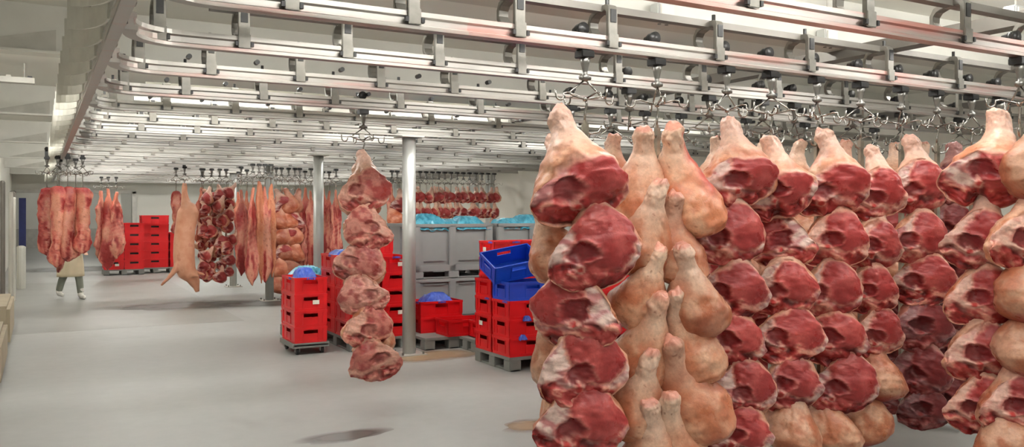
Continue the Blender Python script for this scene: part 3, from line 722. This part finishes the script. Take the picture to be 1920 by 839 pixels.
# pallet of crates behind the lone string
pallet(3.67, 10.4, .8, 1.2, 'grey plastic pallet under the red stacks behind the lone string of hams')
B5 = ['lowest', 'second', 'third', 'fourth', 'fifth', 'sixth', 'seventh']
for (cx, cy, n, nm) in ((3.47, 10.1, 4, 'front left'), (3.87, 10.1, 5, 'front right'), (3.47, 10.71, 5, 'back left'), (3.87, 10.71, 6, 'back right')):
    for k in range(n):
        if nm.startswith('back') and k < 2 and False: continue
        crate(cx, cy, .15+k*.2, 'red crate behind the lone string of hams, %s stack, %s crate up' % (nm, B5[k]), 'red crates behind the lone string', mark=(k == n-1), sticker='front' if (k+n) % 3 == 0 else None)
bag(3.47, 10.1, .95, .17, .25, .10, 'clear crumpled film on the front left stack behind the lone string', M['clear'], 4)
bag(3.47, 10.71, 1.14, .14, .2, .07, 'blue film at the top of the back left stack behind the lone string', M['bluefilm'], 5)
bag(3.2, 11.4, .82, .22, .25, .14, 'pale cyan bag between the dolly stack and the lone string of hams', M['cyan'], 6)
pallet(3.2, 11.5, .6, .4, 'small grey plastic pallet behind the dolly stack')
for k in range(3): crate(3.2, 11.45, .15+k*.2, 'red crate half hidden behind the dolly stack, %s crate up' % B5[k], 'red crates behind the dolly', along='x')
# big grey containers, two high, two side by side
def container_mesh(w, l, h):
    mb = MB(); t = .03
    mb.box(-w/2+.03, w/2-.03, -l/2+.03, l/2-.03, .10, .13)
    for s in (-1, 1):
        y0, y1 = sorted((s*(l/2-.02), s*(l/2-.05))); mb.box(-w/2+.02, w/2-.02, *sorted((s*(l/2-.045), s*(l/2-.06))), .1, h)
        x0, x1 = sorted((s*(w/2-.02), s*(w/2-.05))); mb.box(x0, x1, -l/2+.02, l/2-.02, .1, h)
        yo, yi = s*l/2, s*(l/2-.03)
        y0, y1 = sorted((yo, yi))
        mb.box(-w/2, w/2, y0, y1, h-.05, h).box(-w/2, w/2, y0, y1, .1, .19)
        for x in (-w/2+.06, -.02, w/2-.06): mb.prism([(x-.06, y0), (x+.06, y0), (x+.05, y1), (x-.05, y1)] if s > 0 else [(x-.05, y0), (x+.05, y0), (x+.06, y1), (x-.06, y1)], 'z', .1, h-.02)
        for xa, xb in ((-w/2+.16, -.12), (.08, w/2-.16)):
            mb.box(xa, xb, *sorted((s*(l/2-.012), s*(l/2-.03))), .24, .26).box(xa, xb, *sorted((s*(l/2-.012), s*(l/2-.03))), h-.09, h-.075)
        x0, x1 = sorted((s*w/2, s*(w/2-.03)))
        mb.box(x0, x1, -l/2, l/2, h-.05, h).box(x0, x1, -l/2, l/2, .1, .19)
        for y in (-l/2+.06, 0, l/2-.06): mb.box(x0, x1, y-.05, y+.05, .1, h-.02)
    for x in (-w/2+.08, 0, w/2-.08):
        for y in (-l/2+.08, l/2-.08): mb.box(x-.08, x+.08, y-.08, y+.08, 0, .1)
    for y in (-l/2+.05, l/2-.05): mb.box(-w/2, w/2, y-.05, y+.05, 0, .02)
    return mb
cm = container_mesh(1.25, 1.05, .765).mesh('container', M['bin'], bevel=.008)
for (x, y, nm) in ((5.10, 11.24, 'left'), (6.42, 11.24, 'right')):
    for k in range(2):
        o = bpy.data.objects.new('bulk_container', cm); C.objects.link(o); o.location = (x, y, k*.768)
        tag(o, 'large grey plastic bulk container, %s of the %s pair' % (['lower', 'upper'][k], nm), 'container', 'large grey bulk containers')
k = 0
for (x, y, rx, ry, h) in ((4.78, 10.98, .28, .25, .22), (5.15, 11.1, .25, .3, .14), (5.42, 11.0, .26, .28, .18), (6.1, 11.0, .25, .25, .15), (6.5, 11.0, .3, .28, .2), (5.1, 11.5, .5, .2, .14)):
    bag(x, y, 1.46, rx, ry, h, ['pale blue plastic bag swelling from the left grey container, by the thick post', 'low pale blue plastic bag in the middle of the left grey container',
        'pale blue plastic bag at the right end of the left grey container', 'pale blue plastic bag at the left end of the right grey container', 'pale blue plastic bag in the right grey container, partly behind the front hams', 'pale blue plastic bag at the back of the left grey container'][k], M['cyan'], 10+k, 'pale blue bags in the grey containers'); k += 1
# small pallet with a pair of stacks
pallet(4.5, 10.05, .8, 1.2, 'grey plastic pallet in front of the grey containers', 1.0)
pallet(4.97, 9.3, .8, .6, 'grey plastic pallet between the containers and the crate stack with blue crates')
for k in range(2): crate(4.52, 10.06, .15+k*.2, 'red crate in front of the grey containers, %s of two' % ['lower', 'upper'][k], 'red crates in front of the grey containers', sticker='side' if k else None, along='x', mark=bool(k))
crate(4.70, 9.62, .15, 'red crate holding cut meat in front of the grey containers', 'red crates in front of the grey containers', along='x')
crate(4.98, 9.22, .15, 'red crate low beside the pallet of blue crates, at its far left corner', 'red crates in front of the grey containers', along='x')
bag(4.52, 10.06, .53, .2, .14, .12, 'deep blue plastic bag in the crate in front of the grey containers', M['bluefilm'], 17)
# crate pallet with the blue crates
pallet(4.95, 8.16, 1.22, .82, 'grey plastic pallet under the red stack topped by blue crates')
GG = 'red crates in the stack topped by blue crates'
for i, (cx, cy, n, nm) in enumerate(((4.64, 7.96, 3, 'front left'), (4.64, 8.37, 4, 'back left'), (5.25, 7.96, 4, 'front right'), (5.25, 8.37, 4, 'back right'))):
    for k in range(n):
        crate(cx, cy, .15+k*.2, 'red crate on the pallet with blue crates, %s stack, %s crate up' % (nm, B5[k]), GG, along='x', sticker='front' if i == 0 else ('side' if k == 1 else None), mark=(k == 2))
crate(4.64, 7.96, .75, 'blue crate standing level on the front left red stack', None, 'blue', 'x', mark=False)
crate(4.56, 8.12, 1.04, 'empty blue crate lying tilted on top of the level blue crate', None, 'blue', 'x', rot=(math.radians(24), math.radians(-9), math.radians(-4)))
for i, zz in enumerate((.36, .56)):
    bag(4.5+i*.05, 7.752, zz-.02, .045, .02, .05, 'blue bag corner sticking out between red crates, %s of two' % ['lower', 'upper'][i], M['bluefilm'], 20+i)
# taller stack behind
pallet(5.25, 9.15, 1.2, .8, 'grey plastic pallet behind the stack topped by blue crates')
for (cx, nm) in ((5.0, 'left'), (5.61, 'right')):
    for k in range(6): crate(cx, 8.97, .15+k*.2, 'red crate in the tall stack behind the blue crates, %s stack, %s crate up' % (nm, B5[k]), 'red crates in the tall stack behind the blue crates', along='x', sticker='side' if k == 5 else None, mark=(k == 5))
# stack partly behind the front hams
pallet(5.15, 6.95, 1.2, .8, 'grey plastic pallet glimpsed left of the front hams')
for k in range(5): crate(4.85, 6.76, .15+k*.2, 'red crate glimpsed left of the front hams, %s crate up' % B5[k], 'red crates glimpsed left of the front hams', along='x')
# far stacks
sF = 1.25
pF = at(233, 512, 22.6)
xF, yF = pF.x, pF.y
pallet(xF, yF+.4, 1.0, .8, 'grey plastic pallet under the far left red crates', 1.0)
for j, nm in enumerate(('left', 'right')):
    for k in range(5): crate(xF-.25+j*.5, yF+.38, .15+k*.25, 'far red crate by the walking worker, %s stack, %s crate up' % (nm, B5[k]), 'far left red crates', s=sF, sticker='front' if (k in (0, 3) and j == 0) else None)
pF = at(292, 512, 23.3)
pallet(pF.x, pF.y+.4, 1.0, .8, 'grey plastic pallet under the far red crates beside the pig carcass', 1.0)
for k in range(6):
    crate(pF.x-.0, pF.y+.38, .15+k*.243, 'far red crate in the tall stack left of the pig carcass, %s crate up' % B5[k], 'far red crates left of the pig carcass', s=1.21, along='x')
for k in range(4): crate(pF.x+.62, pF.y+.5, .15+k*.243, 'far red crate directly behind the pig carcass, %s crate up' % B5[k], 'far red crates left of the pig carcass', s=1.21)

# ---------------------------------------------------------------- pork sides and cuts in the distance
def side_mesh(seed, L=1.5, W=.15, Dp=.06, style='half', nt=90, na=28):
    rnd = random.Random(seed); t = np.linspace(0, 1, nt)
    if style == 'half':
        T = [0, .03, .10, .18, .26, .36, .5, .65, .78, .88, .95, 1]; R = [.12, .2, .26, .55, .95, .92, .8, .85, 1.1, .9, .45, .05]
    elif style == 'belly':
        T = [0, .02, .1, .3, .5, .7, .85, .95, 1]; R = [.3, .75, 1.0, .9, .78, .85, 1.0, .8, .1]
    else:
        T = [0, .05, .2, .5, .8, 1]; R = [.2, .5, .9, 1, .8, .1]
    r = np.interp(t, T, R)
    r = r*(1+.22*(fbm(np.stack([t*7, t*0, t*0+seed], -1), seed, 3)-.5))
    a = np.linspace(0, 2*PI, na, endpoint=False); Tg, A = np.meshgrid(t, a, indexing='ij'); Rg = np.repeat(r[:, None], na, 1)
    X = W*Rg*np.cos(A); Y = Dp*(.5+.5*Rg)*np.sin(A); Z = -L*Tg
    X += .05*(fbm(np.stack([Tg*3, Tg*0, Tg*0+seed*2.], -1), seed+1, 2)-.5)
    wv = .05*np.sin(X/W*2.4+seed+Tg*3)
    Y += wv*sst(0, .2, Tg)
    P = np.stack([X, Y, Z], -1)
    f = fbm(np.stack([X*16, Y*9, Z*3.2], -1)+seed, seed+3, 4); g = fbm(np.stack([X*7, Y*7, Z*7], -1)+seed, seed+4, 3); h = fbm(P*26+seed, seed+6, 3)
    P[..., 1] -= (f-.5)*.07; P[..., 0] += (g-.5)*.07; P[..., 2] += (h-.5)*.05*sst(.85, 1, Tg)
    front = sst(.05, -.2, np.sin(A))[..., None]
    c = L3(212, 134, 122)*np.ones(P.shape)
    w = sst(.50, .60, f)[..., None]; c = c*(1-w)+L3(222, 168, 148)*w
    w = sst(.48, .38, f)[..., None]; c = c*(1-w)+L3(172, 70, 70)*w
    w = sst(.66, .80, h)[..., None]*.6; c = c*(1-w)+L3(136, 44, 48)*w
    if style == 'belly':
        w = (np.exp(-((np.cos(A)-.25*(g-.5)*4)/.35)**2)*sst(.12, .3, Tg)*sst(.5, .45, h*.5+.24))[..., None]; c = c*(1-w*.8)+L3(226, 176, 160)*w*.8
        w = sst(.14, .05, Tg)[..., None]; c = c*(1-w*.7)+L3(176, 60, 66)*w*.7
    if style == 'half':
        w = sst(.30, .1, Tg)[..., None]; c = c*(1-w*.7)+L3(222, 160, 136)*w*.7
        rib = (np.sin(Tg*110+X*30)*.5+.5)*sst(.35, .42, Tg)*sst(.72, .62, Tg)*.35
        c = c*(1-rib[..., None])+L3(226, 180, 164)*rib[..., None]
    if style == 'skin':
        c = L3(214, 150, 118)*np.ones(P.shape); w = sst(.45, .65, g)[..., None]; c = c*(1-w*.5)+L3(232, 186, 158)*w*.5
        w = sst(.62, .68, h)[..., None]*.4; c = c*(1-w)+L3(180, 90, 76)*w; front = front*0
    back = L3(212, 148, 118)
    c = c*(.35+.65*front)+back*(.65-.65*front) if style != 'skin' else c
    return grid_mesh('side', P, c, M['meat'])
S_half = [side_mesh(s, 1.70, .17, .08) for s in (61, 62, 63, 64)]
S_bel = [side_mesh(s, 1.45, .13, .06, 'belly') for s in (71, 72, 73)]
S_skin = [side_mesh(s, 1.75, .15, .09, 'skin') for s in (81, 82)]
rodl = MB().tube([(0, 0, .0), (0, 0, -.3)], .008, 6)
def far_hook(p, top, label, group, z_rail=ZR):
    """a small trolley over a hanging piece whose top is at height top"""
    t_ = thing('hook_trolley', label, 'trolley', (p.x, p.y, z_rail), 0, group)
    child('wheel', wheel, t_); child('carrier_plate', plate, t_); child('swivel_stem', stem, t_); child('spreader_hooks', spr, t_, (0, 0, 0), random.uniform(0, 3))
    MB().tube([(0, 0, -.27), (0, 0, top-z_rail-.06)], .009, 6).build('long_hook', M['chrome'], t_)
    return t_
def nearest_rail(p): return min(range(24), key=lambda i: abs(RY[i]-p.y))
def hang(mesh, u, v, ri, label, group, cat='pork side', name='pork_side', s=1.0, sz=1.0, yaw=0, roll=0, y=None, glabel=None, hook=True):
    yy = RY[ri] if y is None else y
    a = YAW+math.atan((u-960)/F); x = yy*math.tan(a); d = dep(x, yy); p = at(u, v, d)
    o = bpy.data.objects.new(name, mesh); C.objects.link(o); o.location = p; o.scale = (s, s, sz)
    o.rotation_euler = (0, math.radians(roll), -bearing(p)+math.radians(yaw)); tag(o, label, cat, group)
    if hook: far_hook(p, p.z, 'hook trolley over the '+(glabel or 'far meat'), 'hook trolleys over the '+(glabel or 'far meat'))
    return o
# near the walking worker
for i, (u, v, y, m, sz, yw) in enumerate([(88, 352, 15.5, 0, .76, 20), (108, 349, 15.3, 1, .90, 0), (127, 350, 15.3, 2, .84, 10), (142, 352, 15.8, 0, .82, -30), (155, 352, 15.3, 1, .74, 0), (112, 352, 16.2, 2, 1.0, 60)]):
    hang(S_bel[m], u, v, 0, 'long pink belly piece hanging in front of the walking worker, %s from the left' % ['first', 'third', 'fourth', 'fifth', 'last', 'second'][i], 'belly pieces in front of the worker', 'belly piece', 'belly_piece', 1.0, sz, yw, 0, y, 'bellies by the worker')
for i, (u, v, y, m, sz, yw) in enumerate([(190, 358, 23.55, 1, 1.05, 30), (203, 354, 23.55, 0, 1.22, 0), (218, 360, 23.55, 2, 1.0, 20)]):
    hang(S_half[m], u, v, 0, 'far pork side hanging left of the far red crates, %s from the left' % TN[i], 'far pork sides by the far crates', s=1.15, sz=sz, yaw=yw, y=y, glabel='sides by the far crates')
# slab behind the pig
hang(S_bel[1], 330, 358, 14, 'thin pink piece hanging just behind the pig carcass', 'pieces round the pig carcass', 'belly piece', 'belly_piece', .8, .62, 40, 0, None, 'piece behind the pig')
hang(S_half[1], 378, 352, 14, 'narrow red piece between the pig carcass and the chunk racks', 'pieces round the pig carcass', s=.8, sz=.8, yaw=20, glabel='narrow red piece')
# chunk racks right of the pig
rr = random.Random(5)
CH = [ham_mesh(s, 30, 24, L=.42, W=.16, D=.14) for s in (91, 92, 94)]
q = 0
for i, u in enumerate((381, 397, 412, 424)):
    ri = 14; x = xr(u, ri); d = dep(x, RY[ri])
    trolley(x, ri, 'hook trolley over the dark chunk racks right of the pig, %s from the left' % TN[i], rr.random(), group='trolleys over the chunk racks')
    rack(x, ri, 'rod rack with dark meat chunks right of the pig, %s from the left' % TN[i], rr.random())
    for k in range(8):
        ham(CH[(i+k) % 3], u+rr.uniform(-6, 6), 378+k*21+rr.uniform(-4, 4)-(10 if i > 2 else 0), d-.1-rr.random()*.25, 'dark red meat chunk right of the pig carcass, %s rack, %s' % (TN[i], ORD1[k]+' from top'), 'dark meat chunks right of the pig', rr.uniform(.72, .98), rr.uniform(-60, 60), rr.uniform(-40, 40), -20, name='meat_chunk')
# split sides left and right of the stub post
lst = [(452, 356, 13, 0, .95, 1.0, 20), (463, 358, 14, 1, .9, 1.04, -10), (474, 352, 12, 2, .9, 1.06, 30), (486, 340, 12, 'k0', .75, 1.08, 10), (497, 350, 12, 3, .9, 1.06, 0), (508, 345, 12, 'k1', .65, 1.0, 20), (518, 356, 13, 0, .9, .98, -20), (447, 360, 15, 3, .9, .95, 0),
       (562, 358, 13, 1, .9, .95, 10), (572, 352, 14, 2, .9, 1.0, -20), (583, 358, 13, 3, .85, .98, 15), (606, 352, 14, 0, .9, .92, 0), (617, 358, 14, 2, .9, .96, 30), (630, 356, 13, 1, .85, .9, 0), (735, 352, 13, 1, .85, .8, 0)]
for i, (u, v, ri, m, s, sz, yw) in enumerate(lst):
    me = S_skin[int(m[1])] if isinstance(m, str) else S_half[m]
    hang(me, u, v, ri, ('pale skin-on pork side hanging in the far row, %s from the left' if isinstance(m, str) else 'red split pork side hanging in the far row, %s from the left') % ORD1[sorted(range(len(lst)), key=lambda k_: lst[k_][0]).index(i)],
         'pork sides in the far row', s=s*.8, sz=sz, yaw=yw, roll=rr.uniform(-2, 2), glabel='far row of sides')
for i, u in enumerate((528, 541, 553, 745)):
    ri = 13; x = xr(u, ri); d = dep(x, RY[ri])
    trolley(x, ri, 'hook trolley over the far leg racks, %s from the left' % TN[i], rr.random(), group='trolleys over the far leg racks')
    rack(x, ri, 'rod rack with pale legs in the far row, %s from the left' % TN[i], rr.random())
    for k in range(6):
        m = HSl[k % 2] if (i+k) % 3 else HCl[k % 3]
        ham(m, u+rr.uniform(-3, 3), 385+k*30*(.8 if u > 700 else 1), d-.1, 'pale leg on the far leg racks, %s rack, %s' % (TN[i], LV[k]), 'pale legs on the far racks', .95, 180 if m in HSl else 0, rr.uniform(-25, 25), 0)
# two-level dark row above the grey containers
for i in range(14):
    u = 776+i*11.6; ri = 13; yy = RY[ri]; x = xr(u, ri); d = dep(x, yy)
    far_hook(Vector((x, yy, 0)), 2.05, 'hook trolley over the dark two-tier row above the grey containers, %s from the left' % ORD1[i], 'trolleys over the dark two-tier row')
    for k in range(3):
        ham(CH[(i+k) % 3], u, 378+k*29, d, 'dark red cut above the grey containers, %s column, %s tier' % (ORD1[i], ['upper', 'middle', 'lower'][k]), 'dark cuts above the grey containers', .9, rr.uniform(-50, 50), rr.uniform(-20, 20), -8, name='meat_cut')

# ---------------------------------------------------------------- pig carcass
def remesh(o, vox, sm=6):
    r = o.modifiers.new('join', 'REMESH'); r.mode = 'VOXEL'; r.voxel_size = vox; r.use_smooth_shade = True
    s = o.modifiers.new('soften', 'SMOOTH'); s.iterations = sm; s.factor = .5
    return o
def skin_mat():
    m, t, bs = new_mat('pig_skin'); n = noise_node(t, 5, 5); n2 = noise_node(t, 30, 4)
    r = ramp(t, n.outputs['Fac'], [(.3, rgb(218, 148, 116)), (.6, rgb(230, 172, 140)), (.8, rgb(206, 118, 100))])
    t.links.new(r.outputs[0], bs.inputs['Base Color']); bs.inputs['Roughness'].default_value = .42; bump(t, bs, n2.outputs['Fac'], .2); return m
M['pigskin'] = skin_mat()
ri = 15; ypig = 17.4; u = 346; xp = ypig*math.tan(YAW+math.atan((u-960)/F)); dP = dep(xp, ypig); pp = at(u, 345, dP)
mb = MB()
mb.tube([(-.02, -.05, .02), (-.02, -.05, -.06), (-.02, -.06, -.16), (-.01, -.07, -.28), (.03, -.06, -.45), (.05, -.05, -.6)], [.02, .034, .036, .055, .10, .12], 16)
mb.tube([(.02, .06, .02), (.02, .06, -.06), (.02, .07, -.16), (.03, .08, -.28), (.05, .07, -.45), (.06, .06, -.6)], [.02, .034, .036, .055, .11, .12], 16)
mb.tube([(.03, 0, -.34), (.06, 0, -.42), (.07, 0, -.55), (.04, 0, -.72), (.01, 0, -.9), (-.01, 0, -1.15), (-.01, 0, -1.4), (.0, 0, -1.6), (.05, 0, -1.76), (.10, 0, -1.86)], [.03, .14, .20, .20, .19, .195, .20, .20, .17, .10], 22)
mb.tube([(.05, 0, -1.66), (.13, .0, -1.82), (.19, 0, -1.95), (.215, 0, -2.03), (.23, 0, -2.10), (.235, 0, -2.125)], [.15, .135, .10, .062, .048, .04], 18)
mb.tube([(-.03, -.10, -1.50), (-.14, -.12, -1.62), (-.22, -.13, -1.74), (-.30, -.13, -1.84), (-.38, -.13, -1.92), (-.42, -.13, -1.965)], [.09, .07, .048, .034, .03, .022], 14)
mb.tube([(-.0, .10, -1.52), (.12, .13, -1.68), (.24, .13, -1.76), (.32, .13, -1.78), (.38, .12, -1.80)], [.09, .06, .036, .03, .02], 14)
for s in (-1, 1): mb.tube([(.10, s*.10, -1.82), (.16, s*.16, -1.78), (.24, s*.19, -1.80), (.27, s*.19, -1.84)], [.035, .045, .03, .006], 8)
o = mb.build('pig_carcass', M['pigskin'], smooth=True); remesh(o, .016, 8); o.location = pp; o.rotation_euler = (0, 0, -bearing(pp))
tag(o, 'whole pale pig carcass hanging head down from its hind feet', 'pig carcass')
far_hook(pp, pp.z, 'hook trolley carrying the whole pig carcass', None)

# ---------------------------------------------------------------- the worker
pw = at(131, 561, 16.4); pw.z = 0
W_ = thing('person', 'person walking behind the hanging bellies in a long cream apron and white boots', 'person', pw, -bearing(pw)+.1)
M['skin'] = plain('human_skin', rgb(206, 158, 132), .5, 0, .05, 8); M['coat'] = plain('white_coat', rgb(222, 220, 210), .7, 0, .05, 5, .1)
M['apron'] = plain('cream_apron', rgb(216, 202, 172), .55, 0, .06, 4, .1); M['trousers'] = plain('grey_green_trousers', rgb(126, 130, 118), .8, 0, .1, 6, .1)
M['boot'] = plain('white_boot', rgb(226, 224, 216), .4, 0, .06, 6)
hipz = .92
def leg(sx, kx, ky, kz, ax, ay, az): return [(sx, 0, hipz), (sx*.98+kx*.3, ky*.4, .72), (sx+kx, ky, kz), (sx+(kx+ax)/2, (ky+ay)/2, (kz+az)/2+.04), (sx+ax, ay, az)]
# walking pose, trailing leg to the left, front leg to the right
LA = leg(-.08, -.02, -.02, .48, -.10, .10, .14); LB = leg(.08, .06, -.06, .50, .10, -.10, .09)
tor = [(0, 0, .86), (0, 0, .98), (.0, 0, 1.1), (.01, -.0, 1.25), (.02, 0, 1.38), (.02, 0, 1.46), (.02, 0, 1.52)]
arms = []
for s in (-1, 1): arms.append([(.02+s*.15, 0, 1.41), (.02+s*.21, -.02, 1.28), (.02+s*.24, -.05, 1.12), (.02+s*.24, -.14, .99), (.02+s*.22, -.24, .93)])
body = MB().tube(tor, [.13, .14, .13, .14, .12, .07, .055], 18).tube([(.02, 0, 1.48), (.02, -.01, 1.56), (.02, -.01, 1.62), (.02, 0, 1.68), (.02, 0, 1.73), (.02, 0, 1.755)], [.052, .062, .078, .088, .07, .02], 16)
body.tube([(.02, -.09, 1.63), (.02, -.108, 1.605), (.02, -.09, 1.60)], [.008, .014, .008], 6).tube([(-.0, -.075, 1.572), (.04, -.075, 1.572)], .009, 6)
for s in (-1, 1): body.tube([(.02+s*.082, 0, 1.66), (.02+s*.09, .005, 1.63), (.02+s*.082, 0, 1.60)], [.012, .014, .008], 6)
for L_ in (LA, LB): body.tube(L_, [.088, .078, .056, .052, .036], 14)
for a_ in arms:
    body.tube(a_, [.055, .05, .042, .036, .028], 12); hx, hy, hz = a_[-1]
    body.tube([(hx, hy, hz), (hx, hy-.04, hz-.015), (hx, hy-.085, hz-.03)], [.026, .036, .032], 10)
    for f_ in range(4): body.tube([(hx-.03+f_*.02, hy-.08, hz-.03), (hx-.032+f_*.021, hy-.12, hz-.045), (hx-.032+f_*.021, hy-.15+abs(f_-1.5)*.008, hz-.07)], [.010, .009, .007], 7)
    body.tube([(hx+(.03 if hx < 0 else -.03), hy-.03, hz-.01), (hx+(.055 if hx < 0 else -.055), hy-.06, hz-.02), (hx+(.05 if hx < 0 else -.05), hy-.09, hz-.035)], [.013, .011, .009], 7)
remesh(body.build('body', M['skin'], W_, smooth=True), .011, 2)
coat = MB().tube([(0, 0, .62)]+tor[:-1], [.19, .175, .165, .155, .16, .14, .08], 18)
for a_ in arms: coat.tube(a_, [.075, .066, .056, .048, .042], 12)
remesh(coat.build('coat', M['coat'], W_, smooth=True), .014, 4)
tr = MB()
for L_ in (LA, LB): tr.tube(L_[:-1]+[tuple(Vector(L_[-1])+Vector((0, 0, .02)))], [.10, .092, .075, .068, .06], 14)
remesh(tr.build('trousers', M['trousers'], W_, smooth=True), .014, 3)
for L_, tp in ((LA, .10), (LB, .0)):
    ax, ay, az = L_[-1]
    b = MB().tube([(ax, ay, az+.12), (ax, ay, az+.02), (ax, ay-.01, az-.035)], [.058, .056, .052], 14).tube([(ax, ay+.05, az-.05), (ax+.02, ay-.04, az-.045), (ax+.04, ay-.12, az-.052), (ax+.05, ay-.17, az-.058)], [.038, .042, .040, .025], 12)
    remesh(b.build('boot', M['boot'], W_, smooth=True), .01, 3)
# apron wraps the front from chest to mid shin
vs = []; na_ = 20; nz_ = 16
for i in range(nz_):
    z = 1.35-(1.35-.44)*i/(nz_-1); k_ = sst(0, 1, i/(nz_-1))
    for j_ in range(na_):
        a_ = -PI*.98+PI*.96*j_/(na_-1); rx_ = .17+.07*k_; ry_ = .17+.05*k_; wob = 1+.04*k_*math.sin(j_*1.7)
        vs.append((rx_*math.cos(a_)*wob*(0.75 if z > 1.2 else 1)+.01, ry_*math.sin(a_)*wob-.0, z))
fs = [(i*na_+j_, i*na_+j_+1, (i+1)*na_+j_+1, (i+1)*na_+j_) for i in range(nz_-1) for j_ in range(na_-1)]
ap = MB().add(vs, fs).build('apron', M['apron'], W_, smooth=True); so = ap.modifiers.new('thickness', 'SOLIDIFY'); so.thickness = .006
remesh(MB().tube([(.02, .01, 1.64), (.02, .01, 1.69), (.02, .01, 1.74), (.02, .01, 1.775)], [.098, .102, .085, .03], 18).build('cap', M['coat'], W_, smooth=True), .01, 2)
# ---------------------------------------------------------------- small fittings under the ceiling
M['boxgrey'] = plain('pale_grey_box_plastic', rgb(206, 208, 204), .4, 0, .05, 10)
for (x, y, z, lab_) in ((5.12, 4.29, 3.0, 'pale grey junction box on the deep ceiling beam above the front hams'), (5.46, 3.1, 2.96, 'pale grey junction box beside the dark long beam at the upper right'), (3.55, 4.29, 3.0, 'pale grey junction box on the deep ceiling beam, above the bare rod')):
    t_ = thing('junction_box', lab_, 'junction box', (x, y, z))
    MB().box(-.07, .07, -.04, .05, -.05, .06).build('housing', M['boxgrey'], t_, bevel=.008)
    MB().box(-.055, .055, -.05, -.04, -.035, .045).build('cover', M['wall'], t_, bevel=.004)
    for s in (-1, 1): MB().tube([(s*.03, 0, -.05), (s*.03, 0, -.075)], .012, 8).build('cable_gland', M['beamd'], t_)
    MB().tube([(0, .0, .06), (0, .0, ZC-z)], .008, 6).build('conduit', M['galv'], t_)
t_ = thing('cable_tray', 'short pale cable tray with dark fittings under the ceiling at the far upper left', 'cable tray', (-.25, 10.55, 3.1))
MB().box(-.35, .2, -.06, .06, 0, .02).box(-.35, .2, -.06, -.05, .02, .06).box(-.35, .2, .05, .06, .02, .06).build('tray', M['galv'], t_)
for x in (-.3, -.05, .15): MB().box(x-.02, x+.03, -.05, .05, .02, .08).build('fitting', M['black'] if x != -.05 else M['wall'], t_, bevel=.005)
for x in (-.2, .1): MB().tube([(x, 0, .02), (x, 0, .22)], .008, 6).build('hanger_rod', M['galv'], t_)
